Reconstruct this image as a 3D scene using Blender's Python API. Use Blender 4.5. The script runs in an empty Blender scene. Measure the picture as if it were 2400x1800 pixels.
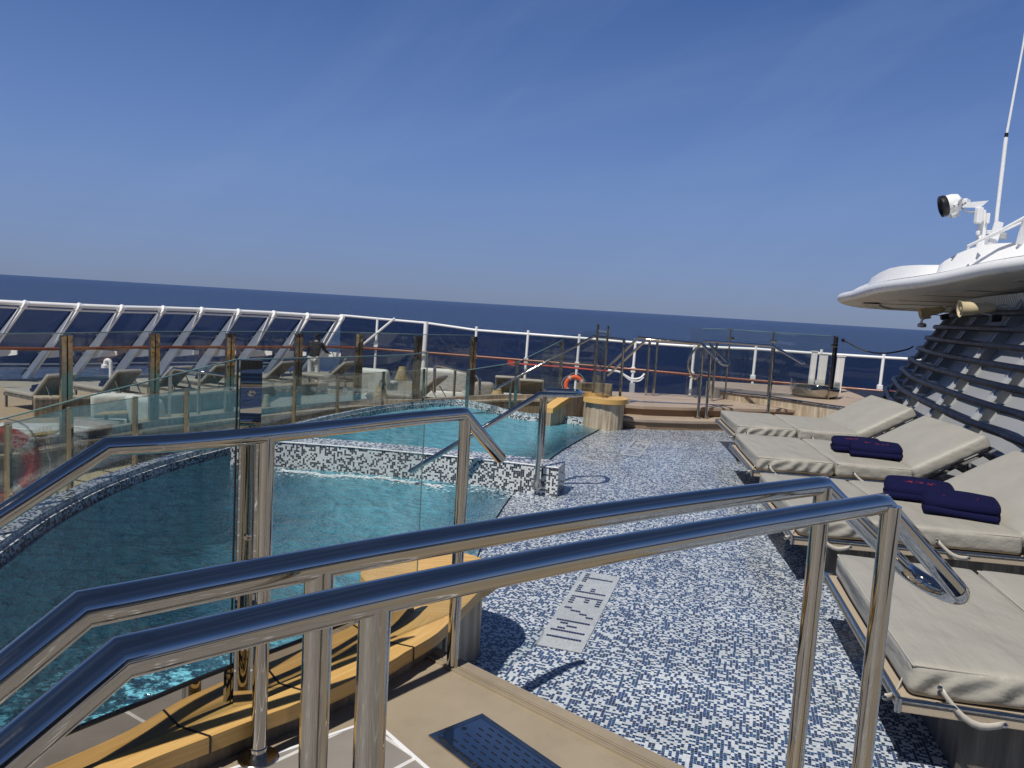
import bpy, bmesh, math, random
from mathutils import Vector, Matrix, noise
random.seed(7)
C = bpy.context.scene.collection
R = math.radians

# ------------------------------------------------------------------ camera
F = 1800.0; CAMZ = 1.61
ROLL = math.atan(0.0605); PITCH = math.atan((900-(642+0.0605*1200))*math.cos(ROLL)/F)
cr, sr, cp, sp = math.cos(ROLL), math.sin(ROLL), math.cos(PITCH), math.sin(PITCH)
def ray(px, py):
    x = (px-1200)/F; y = -(py-900)/F
    xl = cr*x-sr*y; yl = sr*x+cr*y
    return Vector((xl, cp+sp*yl, -sp+cp*yl))
def G(px, py, z=0.0):                      # survey point on a level plane
    r = ray(px, py); t = (z-CAMZ)/r.z
    return Vector((r.x*t, r.y*t, z))
def D(px, py, Y):                          # survey point at a known distance
    r = ray(px, py); t = Y/r.y
    return Vector((r.x*t, Y, CAMZ+r.z*t))
cam = bpy.data.objects.new('camera', bpy.data.cameras.new('camera')); C.objects.link(cam)
cam.matrix_world = Matrix(((cr, -sr, 0, 0), (sp*sr, sp*cr, -cp, 0), (cp*sr, cp*cr, sp, CAMZ), (0, 0, 0, 1)))
cam.data.sensor_width = 36; cam.data.lens = 36*F/2400
cam.data.clip_start = 0.05; cam.data.clip_end = 200000
bpy.context.scene.camera = cam

# ------------------------------------------------------------------ materials
def nt(name):
    m = bpy.data.materials.new(name); m.use_nodes = True
    t = m.node_tree; t.nodes.clear()
    o = t.nodes.new('ShaderNodeOutputMaterial')
    return m, t, o
def N(t, typ, **kw):
    n = t.nodes.new(typ)
    for k, v in kw.items():
        if k in n.inputs: n.inputs[k].default_value = v
        else: setattr(n, k, v)
    return n
def L(t, a, b): t.links.new(a, b)
def rgb(c): return (c[0], c[1], c[2], 1.0)
def mixc(t, fac, a, b, blend='MIX'):
    n = t.nodes.new('ShaderNodeMix'); n.data_type = 'RGBA'; n.blend_type = blend
    for sock, v in ((0, fac), (6, a), (7, b)):
        if isinstance(v, (int, float)): n.inputs[sock].default_value = v
        elif isinstance(v, tuple): n.inputs[sock].default_value = rgb(v)
        else: L(t, v, n.inputs[sock])
    return n.outputs[2]
def mth(t, op, a, b=0.0):
    n = t.nodes.new('ShaderNodeMath'); n.operation = op
    for i, v in enumerate((a, b)):
        if isinstance(v, (int, float)): n.inputs[i].default_value = v
        else: L(t, v, n.inputs[i])
    return n.outputs[0]
def coords(t, kind='Object', scale=(1, 1, 1), rot=(0, 0, 0)):
    tc = N(t, 'ShaderNodeTexCoord'); mp = N(t, 'ShaderNodeMapping')
    mp.inputs['Scale'].default_value = scale; mp.inputs['Rotation'].default_value = rot
    L(t, tc.outputs[kind], mp.inputs['Vector']); return mp.outputs['Vector']
def nz(t, vec, scale, detail=4, rough=0.55):
    n = N(t, 'ShaderNodeTexNoise'); n.inputs['Scale'].default_value = scale
    n.inputs['Detail'].default_value = detail; n.inputs['Roughness'].default_value = rough
    L(t, vec, n.inputs['Vector']); return n.outputs['Fac']
def ramp(t, fac, stops):
    n = N(t, 'ShaderNodeValToRGB'); e = n.color_ramp.elements
    while len(e) < len(stops): e.new(0.5)
    for i, (p, c) in enumerate(stops):
        e[i].position = p; e[i].color = rgb(c if isinstance(c, tuple) else (c, c, c))
    L(t, fac, n.inputs['Fac']); return n.outputs['Color']
def bump(t, h, strength, dist):
    n = N(t, 'ShaderNodeBump'); n.inputs['Strength'].default_value = strength
    n.inputs['Distance'].default_value = dist; L(t, h, n.inputs['Height']); return n.outputs['Normal']

def plain(name, col, rough=0.5, metal=0.0, var=0.12, nscale=6, bmp=0.0, bscale=60, spec=0.5, kind='Object', stretch=(1, 1, 1), sheen=0):
    m, t, o = nt(name); p = N(t, 'ShaderNodeBsdfPrincipled')
    v = coords(t, kind, stretch)
    f = nz(t, v, nscale, 5)
    c = mixc(t, f, tuple(x*(1-var) for x in col), tuple(min(1, x*(1+var)) for x in col))
    L(t, c, p.inputs['Base Color'])
    L(t, ramp(t, nz(t, v, nscale*2.3, 3), [(0.3, max(0.02, rough*0.8)), (0.7, min(1, rough*1.2))]), p.inputs['Roughness'])
    p.inputs['Metallic'].default_value = metal
    p.inputs['Specular IOR Level'].default_value = spec
    if sheen: p.inputs['Sheen Weight'].default_value = sheen
    if bmp: L(t, bump(t, nz(t, v, bscale, 4), bmp, 0.01), p.inputs['Normal'])
    L(t, p.outputs[0], o.inputs[0]); return m

def steel_mat(name, col=(0.49, 0.475, 0.45), rough=0.05, wav=0.02):
    m, t, o = nt(name); p = N(t, 'ShaderNodeBsdfPrincipled')
    p.inputs['Metallic'].default_value = 1.0
    v = coords(t)
    L(t, mixc(t, nz(t, v, 9, 4), tuple(x*0.9 for x in col), tuple(x*1.08 for x in col)), p.inputs['Base Color'])
    sm = nz(t, v, 25, 6, 0.7)
    L(t, ramp(t, sm, [(0.35, rough*0.6), (0.75, rough*2.2)]), p.inputs['Roughness'])
    L(t, bump(t, nz(t, v, 5, 2), wav, 0.02), p.inputs['Normal'])
    L(t, p.outputs[0], o.inputs[0]); return m

def tile_mat(name, pitch, darks, light, frac, warp=0.0, rough=0.12, grout=(0.55, 0.56, 0.55), gw=0.09):
    m, t, o = nt(name); p = N(t, 'ShaderNodeBsdfPrincipled')
    tc = N(t, 'ShaderNodeTexCoord'); vec = tc.outputs['UV']
    if warp:
        # the floor is seen through moving water: its pattern wavers, calmer close to the steps
        obj = tc.outputs['Object']
        nn = N(t, 'ShaderNodeTexNoise'); nn.inputs['Scale'].default_value = 16; nn.inputs['Detail'].default_value = 2
        L(t, obj, nn.inputs['Vector'])
        sub = N(t, 'ShaderNodeVectorMath'); sub.operation = 'SUBTRACT'; L(t, nn.outputs['Color'], sub.inputs[0]); sub.inputs[1].default_value = (0.5, 0.5, 0.5)
        msk = ramp(t, nz(t, obj, 1.3, 1), [(0.40, 0.05), (0.56, 1.0)])
        sx = N(t, 'ShaderNodeSeparateXYZ'); L(t, obj, sx.inputs[0])
        far = N(t, 'ShaderNodeMapRange'); L(t, sx.outputs[1], far.inputs[0])
        far.inputs[1].default_value = 3.4; far.inputs[2].default_value = 5.2; far.inputs[3].default_value = 0.15; far.inputs[4].default_value = 1.0
        amt = mth(t, 'MULTIPLY', mth(t, 'MULTIPLY', msk, far.outputs[0]), warp)
        sc = N(t, 'ShaderNodeVectorMath'); sc.operation = 'SCALE'; L(t, sub.outputs[0], sc.inputs[0]); L(t, amt, sc.inputs['Scale'])
        ad = N(t, 'ShaderNodeVectorMath'); ad.operation = 'ADD'; L(t, vec, ad.inputs[0]); L(t, sc.outputs[0], ad.inputs[1]); vec = ad.outputs[0]
    dv = N(t, 'ShaderNodeVectorMath'); dv.operation = 'SCALE'; L(t, vec, dv.inputs[0]); dv.inputs['Scale'].default_value = 1.0/pitch
    fl = N(t, 'ShaderNodeVectorMath'); fl.operation = 'FLOOR'; L(t, dv.outputs[0], fl.inputs[0])
    fr = N(t, 'ShaderNodeVectorMath'); fr.operation = 'FRACTION'; L(t, dv.outputs[0], fr.inputs[0])
    wn = N(t, 'ShaderNodeTexWhiteNoise'); wn.noise_dimensions = '2D'; L(t, fl.outputs[0], wn.inputs['Vector'])
    off = N(t, 'ShaderNodeVectorMath'); off.operation = 'ADD'; L(t, fl.outputs[0], off.inputs[0]); off.inputs[1].default_value = (37.3, 91.7, 0)
    wn2 = N(t, 'ShaderNodeTexWhiteNoise'); wn2.noise_dimensions = '2D'; L(t, off.outputs[0], wn2.inputs['Vector'])
    dk = ramp(t, wn2.outputs['Value'], darks)
    lt = mixc(t, wn2.outputs['Value'], tuple(x*0.82 for x in light), light)
    cl = nz(t, fl.outputs[0], 0.13, 2)                         # loose clusters of dark tiles
    thr = mth(t, 'ADD', frac-0.25, mth(t, 'MULTIPLY', cl, 0.5))
    isd = mth(t, 'LESS_THAN', wn.outputs['Value'], thr)
    tile = mixc(t, isd, lt, dk)
    s = N(t, 'ShaderNodeSeparateXYZ'); L(t, fr.outputs[0], s.inputs[0])
    def edge(a): return mth(t, 'MAXIMUM', mth(t, 'LESS_THAN', a, gw), mth(t, 'GREATER_THAN', a, 1-gw*0.2))
    g = mth(t, 'MAXIMUM', edge(s.outputs[0]), edge(s.outputs[1]))
    # tile sheets laid side by side, slightly uneven, with a little lime and wear
    sh_ = N(t, 'ShaderNodeVectorMath'); sh_.operation = 'SCALE'; L(t, vec, sh_.inputs[0]); sh_.inputs['Scale'].default_value = 1.0/(pitch*24)
    sf_ = N(t, 'ShaderNodeVectorMath'); sf_.operation = 'FLOOR'; L(t, sh_.outputs[0], sf_.inputs[0])
    wn3 = N(t, 'ShaderNodeTexWhiteNoise'); wn3.noise_dimensions = '2D'; L(t, sf_.outputs[0], wn3.inputs['Vector'])
    wear = mth(t, 'MULTIPLY', mth(t, 'ADD', 0.90, mth(t, 'MULTIPLY', wn3.outputs['Value'], 0.14)), ramp(t, nz(t, vec, 1.1, 6, 0.7), [(0.3, 0.82), (0.6, 1.03)]))
    col_ = mixc(t, g, tile, grout)
    wc = N(t, 'ShaderNodeCombineColor'); [L(t, wear, wc.inputs[q]) for q in range(3)]
    L(t, mixc(t, 1.0, col_, wc.outputs[0], 'MULTIPLY'), p.inputs['Base Color'])
    L(t, mth(t, 'ADD', rough, mth(t, 'MULTIPLY', g, 0.5)), p.inputs['Roughness'])
    L(t, bump(t, mth(t, 'SUBTRACT', wn2.outputs['Value'], mth(t, 'MULTIPLY', g, 1.5)), 0.15, 0.002), p.inputs['Normal'])
    L(t, p.outputs[0], o.inputs[0]); return m

def travertine(name, a=(0.42, 0.33, 0.22), b=(0.62, 0.53, 0.40), rough=0.45):
    m, t, o = nt(name); p = N(t, 'ShaderNodeBsdfPrincipled')
    tc = N(t, 'ShaderNodeTexCoord')
    mp = N(t, 'ShaderNodeMapping'); mp.inputs['Scale'].default_value = (9, 9, 0.7); L(t, tc.outputs['Object'], mp.inputs['Vector'])
    f = nz(t, mp.outputs['Vector'], 2.2, 6, 0.65)
    c = ramp(t, f, [(0.28, tuple(x*0.62 for x in a)), (0.45, a), (0.62, b), (0.8, tuple(x*0.9 for x in b))])
    sm = ramp(t, nz(t, tc.outputs['Object'], 1.7, 4), [(0.35, 0.8), (0.65, 1.0)])
    L(t, mixc(t, 1.0, c, sm, 'MULTIPLY'), p.inputs['Base Color'])
    p.inputs['Roughness'].default_value = rough
    L(t, bump(t, f, 0.15, 0.01), p.inputs['Normal'])
    L(t, p.outputs[0], o.inputs[0]); return m

def wood_mat(name, a, b, sc=(40, 40, 40), kind='UV', rough=0.45, joint=None):
    m, t, o = nt(name); p = N(t, 'ShaderNodeBsdfPrincipled')
    v = coords(t, kind, sc)
    f = nz(t, v, 1.0, 7, 0.62)
    c = ramp(t, f, [(0.3, a), (0.7, b)])
    L(t, c, p.inputs['Base Color'])
    p.inputs['Roughness'].default_value = rough
    L(t, bump(t, f, 0.12, 0.003), p.inputs['Normal'])
    L(t, p.outputs[0], o.inputs[0]); return m

def glass_mat(name, tint, rough=0.01, smear=0.05, base=0.035, fr=0.38):
    m, t, o = nt(name)
    tr = N(t, 'ShaderNodeBsdfTransparent'); gl = N(t, 'ShaderNodeBsdfGlossy')
    tr.inputs['Color'].default_value = rgb(tint); gl.inputs['Roughness'].default_value = rough
    gl.inputs['Color'].default_value = (0.95, 0.98, 1, 1)
    df = N(t, 'ShaderNodeBsdfDiffuse'); df.inputs['Color'].default_value = (0.55, 0.57, 0.56, 1)
    lw = N(t, 'ShaderNodeLayerWeight'); lw.inputs['Blend'].default_value = 0.22
    fac = mth(t, 'ADD', mth(t, 'MULTIPLY', lw.outputs['Fresnel'], fr), base)
    mx = N(t, 'ShaderNodeMixShader'); L(t, fac, mx.inputs[0]); L(t, tr.outputs[0], mx.inputs[1]); L(t, gl.outputs[0], mx.inputs[2])
    v = coords(t)
    sm = ramp(t, nz(t, v, 3.0, 6, 0.7), [(0.4, 0.0), (0.8, smear)])
    mx2 = N(t, 'ShaderNodeMixShader'); L(t, sm, mx2.inputs[0]); L(t, mx.outputs[0], mx2.inputs[1]); L(t, df.outputs[0], mx2.inputs[2])
    L(t, mx2.outputs[0], o.inputs[0]); return m

def water_mat(name, vol=None, scale=9.0, strength=0.35, refl=1.0):
    m, t, o = nt(name)
    tr = N(t, 'ShaderNodeBsdfTransparent'); tr.inputs['Color'].default_value = (0.97, 0.99, 1, 1)
    gl = N(t, 'ShaderNodeBsdfGlossy'); gl.inputs['Roughness'].default_value = 0.04
    fr = N(t, 'ShaderNodeFresnel'); fr.inputs['IOR'].default_value = 1.33
    v = coords(t, 'Object', (1, 1.0, 1), (0, 0, R(-20)))
    n1 = nz(t, v, scale, 3, 0.6); n2 = nz(t, v, scale*3.7, 2, 0.5); n3 = nz(t, v, scale*0.23, 2)
    h = mth(t, 'ADD', n1, mth(t, 'ADD', mth(t, 'MULTIPLY', n2, 0.25), mth(t, 'MULTIPLY', n3, 1.2)))
    nb = bump(t, h, strength, 0.075 if vol else 0.03)
    L(t, nb, gl.inputs['Normal']); L(t, nb, fr.inputs['Normal'])
    body = tr.outputs[0]
    if vol:
        # water full of fine air bubbles near the jets by the shallow side, clearer and deeper on the far left
        tc = N(t, 'ShaderNodeTexCoord'); sp = N(t, 'ShaderNodeSeparateXYZ'); L(t, tc.outputs['Object'], sp.inputs[0])
        mr = N(t, 'ShaderNodeMapRange'); mr.interpolation_type = 'SMOOTHSTEP'
        warp = mth(t, 'MULTIPLY', mth(t, 'SUBTRACT', nz(t, v, 0.8, 4), 0.5), 1.6)
        far = mth(t, 'MULTIPLY', mth(t, 'SUBTRACT', sp.outputs[1], 4.0), 0.22)
        su = N(t, 'ShaderNodeSeparateXYZ'); L(t, tc.outputs['UV'], su.inputs[0])      # distance from the shallow edge
        sh = N(t, 'ShaderNodeMapRange'); sh.interpolation_type = 'SMOOTHSTEP'; L(t, mth(t, 'ADD', su.outputs[0], mth(t, 'MULTIPLY', warp, 0.15)), sh.inputs[0])
        sh.inputs[1].default_value = -0.05; sh.inputs[2].default_value = 0.75; sh.inputs[3].default_value = 0.12; sh.inputs[4].default_value = 1.0
        L(t, mth(t, 'ADD', mth(t, 'ADD', sp.outputs[0], warp), far), mr.inputs[0])
        mr.inputs[1].default_value = -1.9; mr.inputs[2].default_value = -0.5; mr.inputs[3].default_value = 0.28; mr.inputs[4].default_value = 0.74
        # bright cyan glints near the kerb, painted into the water colour
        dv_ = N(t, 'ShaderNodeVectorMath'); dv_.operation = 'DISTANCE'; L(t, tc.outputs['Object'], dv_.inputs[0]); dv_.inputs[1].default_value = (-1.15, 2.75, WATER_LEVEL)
        glint_zone = N(t, 'ShaderNodeMapRange'); glint_zone.interpolation_type = 'SMOOTHSTEP'; L(t, mth(t, 'ADD', dv_.outputs['Value'], mth(t, 'MULTIPLY', warp, 0.5)), glint_zone.inputs[0])
        glint_zone.inputs[1].default_value = 0.95; glint_zone.inputs[2].default_value = 0.1; glint_zone.inputs[3].default_value = 0.0; glint_zone.inputs[4].default_value = 1.0
        glint = mth(t, 'MULTIPLY', glint_zone.outputs[0], ramp(t, nz(t, v, 26, 3, 0.6), [(0.47, 0.0), (0.60, 1.0)]))
        mot = mth(t, 'ADD', 0.55, mth(t, 'MULTIPLY', n1, 0.85))
        df = N(t, 'ShaderNodeBsdfDiffuse')
        L(t, mixc(t, mth(t, 'MINIMUM', 1.0, mth(t, 'ADD', mr.outputs[0], glint)), (0.006, 0.050, 0.125), (0.20, 0.58, 0.70)), df.inputs['Color']); L(t, nb, df.inputs['Normal'])
        mb_ = N(t, 'ShaderNodeMixShader'); L(t, mth(t, 'MINIMUM', 0.95, mth(t, 'ADD', mth(t, 'MULTIPLY', mth(t, 'MULTIPLY', mr.outputs[0], sh.outputs[0]), mot), mth(t, 'MULTIPLY', glint, 0.7))), mb_.inputs[0]); L(t, tr.outputs[0], mb_.inputs[1]); L(t, df.outputs[0], mb_.inputs[2]); body = mb_.outputs[0]
    mx = N(t, 'ShaderNodeMixShader'); L(t, mth(t, 'MULTIPLY', fr.outputs[0], refl), mx.inputs[0])
    L(t, body, mx.inputs[1]); L(t, gl.outputs[0], mx.inputs[2]); L(t, mx.outputs[0], o.inputs['Surface'])
    if vol:
        va = N(t, 'ShaderNodeVolumeAbsorption'); va.inputs['Color'].default_value = rgb(vol[0]); va.inputs['Density'].default_value = vol[1]
        L(t, va.outputs[0], o.inputs['Volume'])
    return m
def clear_mat(name, vol):
    m, t, o = nt(name); tr = N(t, 'ShaderNodeBsdfTransparent'); L(t, tr.outputs[0], o.inputs[0])
    va = N(t, 'ShaderNodeVolumeAbsorption'); va.inputs['Color'].default_value = rgb(vol[0]); va.inputs['Density'].default_value = vol[1]
    L(t, va.outputs[0], o.inputs['Volume']); return m

def sea_mat():
    m, t, o = nt('sea'); p = N(t, 'ShaderNodeBsdfPrincipled')
    v = coords(t, 'Object', (1, 1, 1), (0, 0, R(15)))
    v2 = coords(t, 'Object', (0.30, 1.0, 1), (0, 0, R(-10)))
    f = mth(t, 'ADD', mth(t, 'MULTIPLY', nz(t, v2, 0.010, 6, 0.75), 0.6), mth(t, 'MULTIPLY', nz(t, v2, 0.09, 4, 0.7), 0.4))
    L(t, ramp(t, f, [(0.34, (0.0016, 0.007, 0.032)), (0.5, (0.0042, 0.0155, 0.062)), (0.66, (0.010, 0.030, 0.098))]), p.inputs['Base Color'])
    p.inputs['Roughness'].default_value = 0.24; p.inputs['Specular IOR Level'].default_value = 0.42
    h = mth(t, 'ADD', nz(t, v, 0.09, 5, 0.65), mth(t, 'MULTIPLY', nz(t, v2, 0.35, 4, 0.6), 0.5))
    L(t, bump(t, h, 1.0, 6.0), p.inputs['Normal'])
    L(t, p.outputs[0], o.inputs[0]); return m

def cushion_mat(name, col, wr=0.5):
    m, t, o = nt(name); p = N(t, 'ShaderNodeBsdfPrincipled')
    v = coords(t); v2 = coords(t, 'Object', (3.2, 1.2, 4), (0, R(35), R(20)))
    f = nz(t, v, 5, 5)
    L(t, mixc(t, f, tuple(x*0.9 for x in col), tuple(x*1.06 for x in col)), p.inputs['Base Color'])
    p.inputs['Roughness'].default_value = 0.5; p.inputs['Specular IOR Level'].default_value = 0.35
    h = mth(t, 'ADD', nz(t, v2, 3.0, 3, 0.45), mth(t, 'MULTIPLY', nz(t, v, 400, 1), 0.012))
    if wr > 0.6:                                             # slanting creases pulled down the sides
        wv = N(t, 'ShaderNodeTexWave'); wv.bands_direction = 'X'; wv.inputs['Scale'].default_value = 3.6; wv.inputs['Distortion'].default_value = 5.0; wv.inputs['Detail'].default_value = 2
        wv.inputs['Detail Scale'].default_value = 0.8
        L(t, coords(t, 'Object', (1.0, 0.15, 1.0), (0, R(-42), 0)), wv.inputs['Vector'])
        ge = N(t, 'ShaderNodeNewGeometry'); sg_ = N(t, 'ShaderNodeSeparateXYZ'); L(t, ge.outputs['Normal'], sg_.inputs[0])
        side = mth(t, 'SUBTRACT', 1.0, mth(t, 'MINIMUM', 1.0, mth(t, 'MULTIPLY', mth(t, 'ABSOLUTE', sg_.outputs[2]), 1.6)))
        h = mth(t, 'ADD', h, mth(t, 'MULTIPLY', mth(t, 'MULTIPLY', wv.outputs['Fac'], side), 0.55))
    L(t, bump(t, h, min(wr, 0.5), 0.05), p.inputs['Normal'])
    L(t, p.outputs[0], o.inputs[0]); return m

def louvre_deck(name, a, b, pitch, rot):
    m, t, o = nt(name); p = N(t, 'ShaderNodeBsdfPrincipled')
    v = coords(t, 'Object', (1, 1, 1), (0, 0, rot)); s = N(t, 'ShaderNodeSeparateXYZ'); L(t, v, s.inputs[0])
    fr = mth(t, 'FRACT', mth(t, 'MULTIPLY', s.outputs[1], 1.0/pitch))
    g = mth(t, 'LESS_THAN', fr, 0.09)
    v2 = coords(t, 'Object', (1.5, 25, 25), (0, 0, rot))
    c = mixc(t, nz(t, v2, 2, 5), a, b)
    L(t, mixc(t, g, c, (0.05, 0.04, 0.03)), p.inputs['Base Color']); p.inputs['Roughness'].default_value = 0.6
    L(t, p.outputs[0], o.inputs[0]); return m

def tile_floor(name, col, grout, size, rot):
    m, t, o = nt(name); p = N(t, 'ShaderNodeBsdfPrincipled')
    v = coords(t, 'Object', (1, 1, 1), (0, 0, rot))
    b = N(t, 'ShaderNodeTexBrick'); L(t, v, b.inputs['Vector'])
    b.inputs['Scale'].default_value = 1.0; b.inputs['Brick Width'].default_value = size; b.inputs['Row Height'].default_value = size*0.62
    b.inputs['Mortar Size'].default_value = 0.007; b.inputs['Mortar Smooth'].default_value = 0.1
    b.inputs['Color1'].default_value = rgb(col); b.inputs['Color2'].default_value = rgb(tuple(x*0.9 for x in col)); b.inputs['Mortar'].default_value = rgb(grout)
    f = nz(t, v, 7, 5)
    c = mixc(t, 1.0, b.outputs['Color'], ramp(t, f, [(0.3, 0.85), (0.7, 1.05)]), 'MULTIPLY')
    L(t, c, p.inputs['Base Color']); p.inputs['Roughness'].default_value = 0.55
    L(t, p.outputs[0], o.inputs[0]); return m

M = {}
WATER_LEVEL = 0.017
M['steel'] = steel_mat('polished_steel')
M['steel_plate'] = steel_mat('mirror_steel', (0.58, 0.565, 0.54), 0.012, 0.0)
M['steel_old'] = steel_mat('weathered_steel', (0.50, 0.44, 0.36), 0.16, 0.25)
M['bronze'] = steel_mat('bronze_tinted_steel', (0.46, 0.39, 0.30), 0.06, 0.18)
M['blue_tile'] = tile_mat('mosaic_floor_tiles', 0.0130, [(0.0, (0.006, 0.011, 0.038)), (0.3, (0.010, 0.026, 0.10)), (0.65, (0.017, 0.058, 0.20)), (0.95, (0.03, 0.10, 0.17))], (0.75, 0.77, 0.78), 0.585, warp=0.085, grout=(0.46, 0.49, 0.52), gw=0.085)
M['grey_tile'] = tile_mat('mosaic_wall_tiles', 0.0165, [(0.0, (0.012, 0.016, 0.028)), (0.5, (0.03, 0.035, 0.05)), (0.9, (0.06, 0.07, 0.09))], (0.78, 0.80, 0.79), 0.47, gw=0.07, grout=(0.45, 0.46, 0.46))
M['basin_tile'] = tile_mat('basin_tiles', 0.0205, [(0.0, (0.12, 0.2, 0.25)), (0.9, (0.2, 0.32, 0.38))], (0.66, 0.72, 0.72), 0.5, warp=0.12)
M['marker_tile'] = tile_mat('white_marker_tiles', 0.0135, [(0.0, (0.5, 0.5, 0.5)), (0.9, (0.6, 0.6, 0.6))], (0.56, 0.57, 0.57), 0.25, warp=0.02)
M['marker_dark'] = plain('dark_marker_tiles', (0.02, 0.03, 0.10), 0.2)
M['stone'] = plain('beige_stone', (0.35, 0.285, 0.195), 0.55, var=0.16, nscale=5, bmp=0.06, bscale=90)
def stain(m, sc, lo, hi, dark):
    t = m.node_tree; p = [n for n in t.nodes if n.type == 'BSDF_PRINCIPLED'][0]; src = p.inputs['Base Color'].links[0].from_socket
    f = ramp(t, nz(t, coords(t), sc, 8, 0.72), [(lo, dark), (hi, 1.0)])
    L(t, mixc(t, 1.0, src, f, 'MULTIPLY'), p.inputs['Base Color'])
stain(M['stone'], 2.6, 0.30, 0.55, 0.80)
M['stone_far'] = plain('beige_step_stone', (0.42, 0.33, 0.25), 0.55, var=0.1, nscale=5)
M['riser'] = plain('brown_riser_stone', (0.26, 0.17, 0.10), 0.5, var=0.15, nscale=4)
M['tilefloor'] = tile_floor('terrace_tiles', (0.30, 0.27, 0.23), (0.72, 0.70, 0.66), 0.42, R(-49))
M['trav'] = travertine('travertine')
M['trav_dark'] = travertine('dark_travertine', (0.20, 0.155, 0.10), (0.32, 0.26, 0.175), 0.6)  # darker, browner copy of the travertine
stain(M['stone_far'], 2.2, 0.3, 0.55, 0.8); stain(M['tilefloor'], 3.0, 0.3, 0.55, 0.8)
M['kerbwood'] = wood_mat('honey_wood', (0.56, 0.315, 0.085), (0.76, 0.49, 0.18), (3.0, 55, 55))
M['rubber'] = plain('black_sealant', (0.012, 0.012, 0.013), 0.5)
M['cushion'] = cushion_mat('vinyl_cushion', (0.375, 0.355, 0.302), 0.32)
M['cushion_wr'] = cushion_mat('creased_vinyl_cushion', (0.375, 0.355, 0.302), 0.7)
M['cushion_far'] = cushion_mat('grey_deck_cushion', (0.36, 0.33, 0.28), 0.35)
M['sofa'] = cushion_mat('pale_sofa_fabric', (0.68, 0.68, 0.62), 0.3)
M['slab'] = plain('sandy_composite', (0.42, 0.345, 0.25), 0.7, var=0.25, nscale=160)
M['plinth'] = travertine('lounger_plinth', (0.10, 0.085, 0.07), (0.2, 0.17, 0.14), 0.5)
M['strap'] = plain('vinyl_strap', (0.50, 0.46, 0.39), 0.4)
M['towel'] = plain('navy_towel', (0.009, 0.010, 0.050), 0.95, var=0.35, nscale=120, bmp=0.9, bscale=220, spec=0.1, sheen=0.0)
M['thread'] = plain('red_thread', (0.36, 0.035, 0.07), 0.8)
M['white'] = plain('white_paint', (0.84, 0.84, 0.83), 0.35, var=0.04, nscale=3)
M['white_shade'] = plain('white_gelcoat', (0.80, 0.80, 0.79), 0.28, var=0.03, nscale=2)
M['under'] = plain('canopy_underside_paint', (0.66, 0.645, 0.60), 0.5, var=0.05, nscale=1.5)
M['grey_paint'] = plain('funnel_grey_paint', (0.38, 0.39, 0.40), 0.45, var=0.06, nscale=3)
M['fin'] = plain('fin_grey_paint', (0.42, 0.43, 0.43), 0.45, var=0.06, nscale=3)
M['pipe'] = plain('navy_tube_paint', (0.008, 0.011, 0.024), 0.38, var=0.2, spec=0.18)
M['black'] = plain('black_plastic', (0.012, 0.012, 0.014), 0.4)
M['horn'] = plain('cream_horn_plastic', (0.58, 0.48, 0.29), 0.45, var=0.08)
M['teakrail'] = plain('varnished_teak', (0.20, 0.055, 0.02), 0.3, var=0.3, nscale=3)
M['wicker'] = plain('bamboo_cane', (0.42, 0.31, 0.14), 0.6, var=0.25, nscale=15)
M['orange'] = plain('orange_lifebuoy', (0.75, 0.12, 0.03), 0.5)
M['red'] = plain('red_lifebuoy', (0.52, 0.045, 0.02), 0.5, var=0.3, nscale=8)
M['ropem'] = plain('grey_rope', (0.45, 0.44, 0.41), 0.9)
M['teakdeck'] = louvre_deck('teak_planking', (0.36, 0.27, 0.17), (0.46, 0.36, 0.24), 0.11, R(-17))
M['deck'] = plain('deck_tiles', (0.33, 0.30, 0.24), 0.6, var=0.12, nscale=1.5)
M['walk'] = louvre_deck('walkway_planks', (0.40, 0.34, 0.22), (0.5, 0.43, 0.29), 0.42, R(20))
M['glass'] = glass_mat('balustrade_glass', (0.915, 0.928, 0.92), smear=0.02)
M['glass_near'] = glass_mat('clear_glass', (0.925, 0.945, 0.94), smear=0.0, base=0.012, fr=0.10)
M['glass_edge'] = plain('green_glass_edge', (0.16, 0.25, 0.24), 0.15)
M['glass_dark'] = glass_mat('tinted_screen_glass', (0.50, 0.54, 0.62), smear=0.0, base=0.012)
WV = ((0.08, 0.50, 0.76), 2.6)
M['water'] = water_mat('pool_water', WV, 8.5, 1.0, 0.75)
M['water_side'] = clear_mat('pool_water_side', WV)
M['film'] = water_mat('shallow_water', None, 10, 0.30, 0.24)
M['sea'] = sea_mat()
M['jacket'] = plain('black_jacket_cloth', (0.010, 0.010, 0.013), 0.8)
M['trousers'] = plain('white_trouser_cloth', (0.62, 0.61, 0.57), 0.8)
M['skin'] = plain('dark_skin', (0.10, 0.055, 0.035), 0.5)
M['foam'] = plain('foam_white', (0.8, 0.85, 0.86), 0.4)

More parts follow.
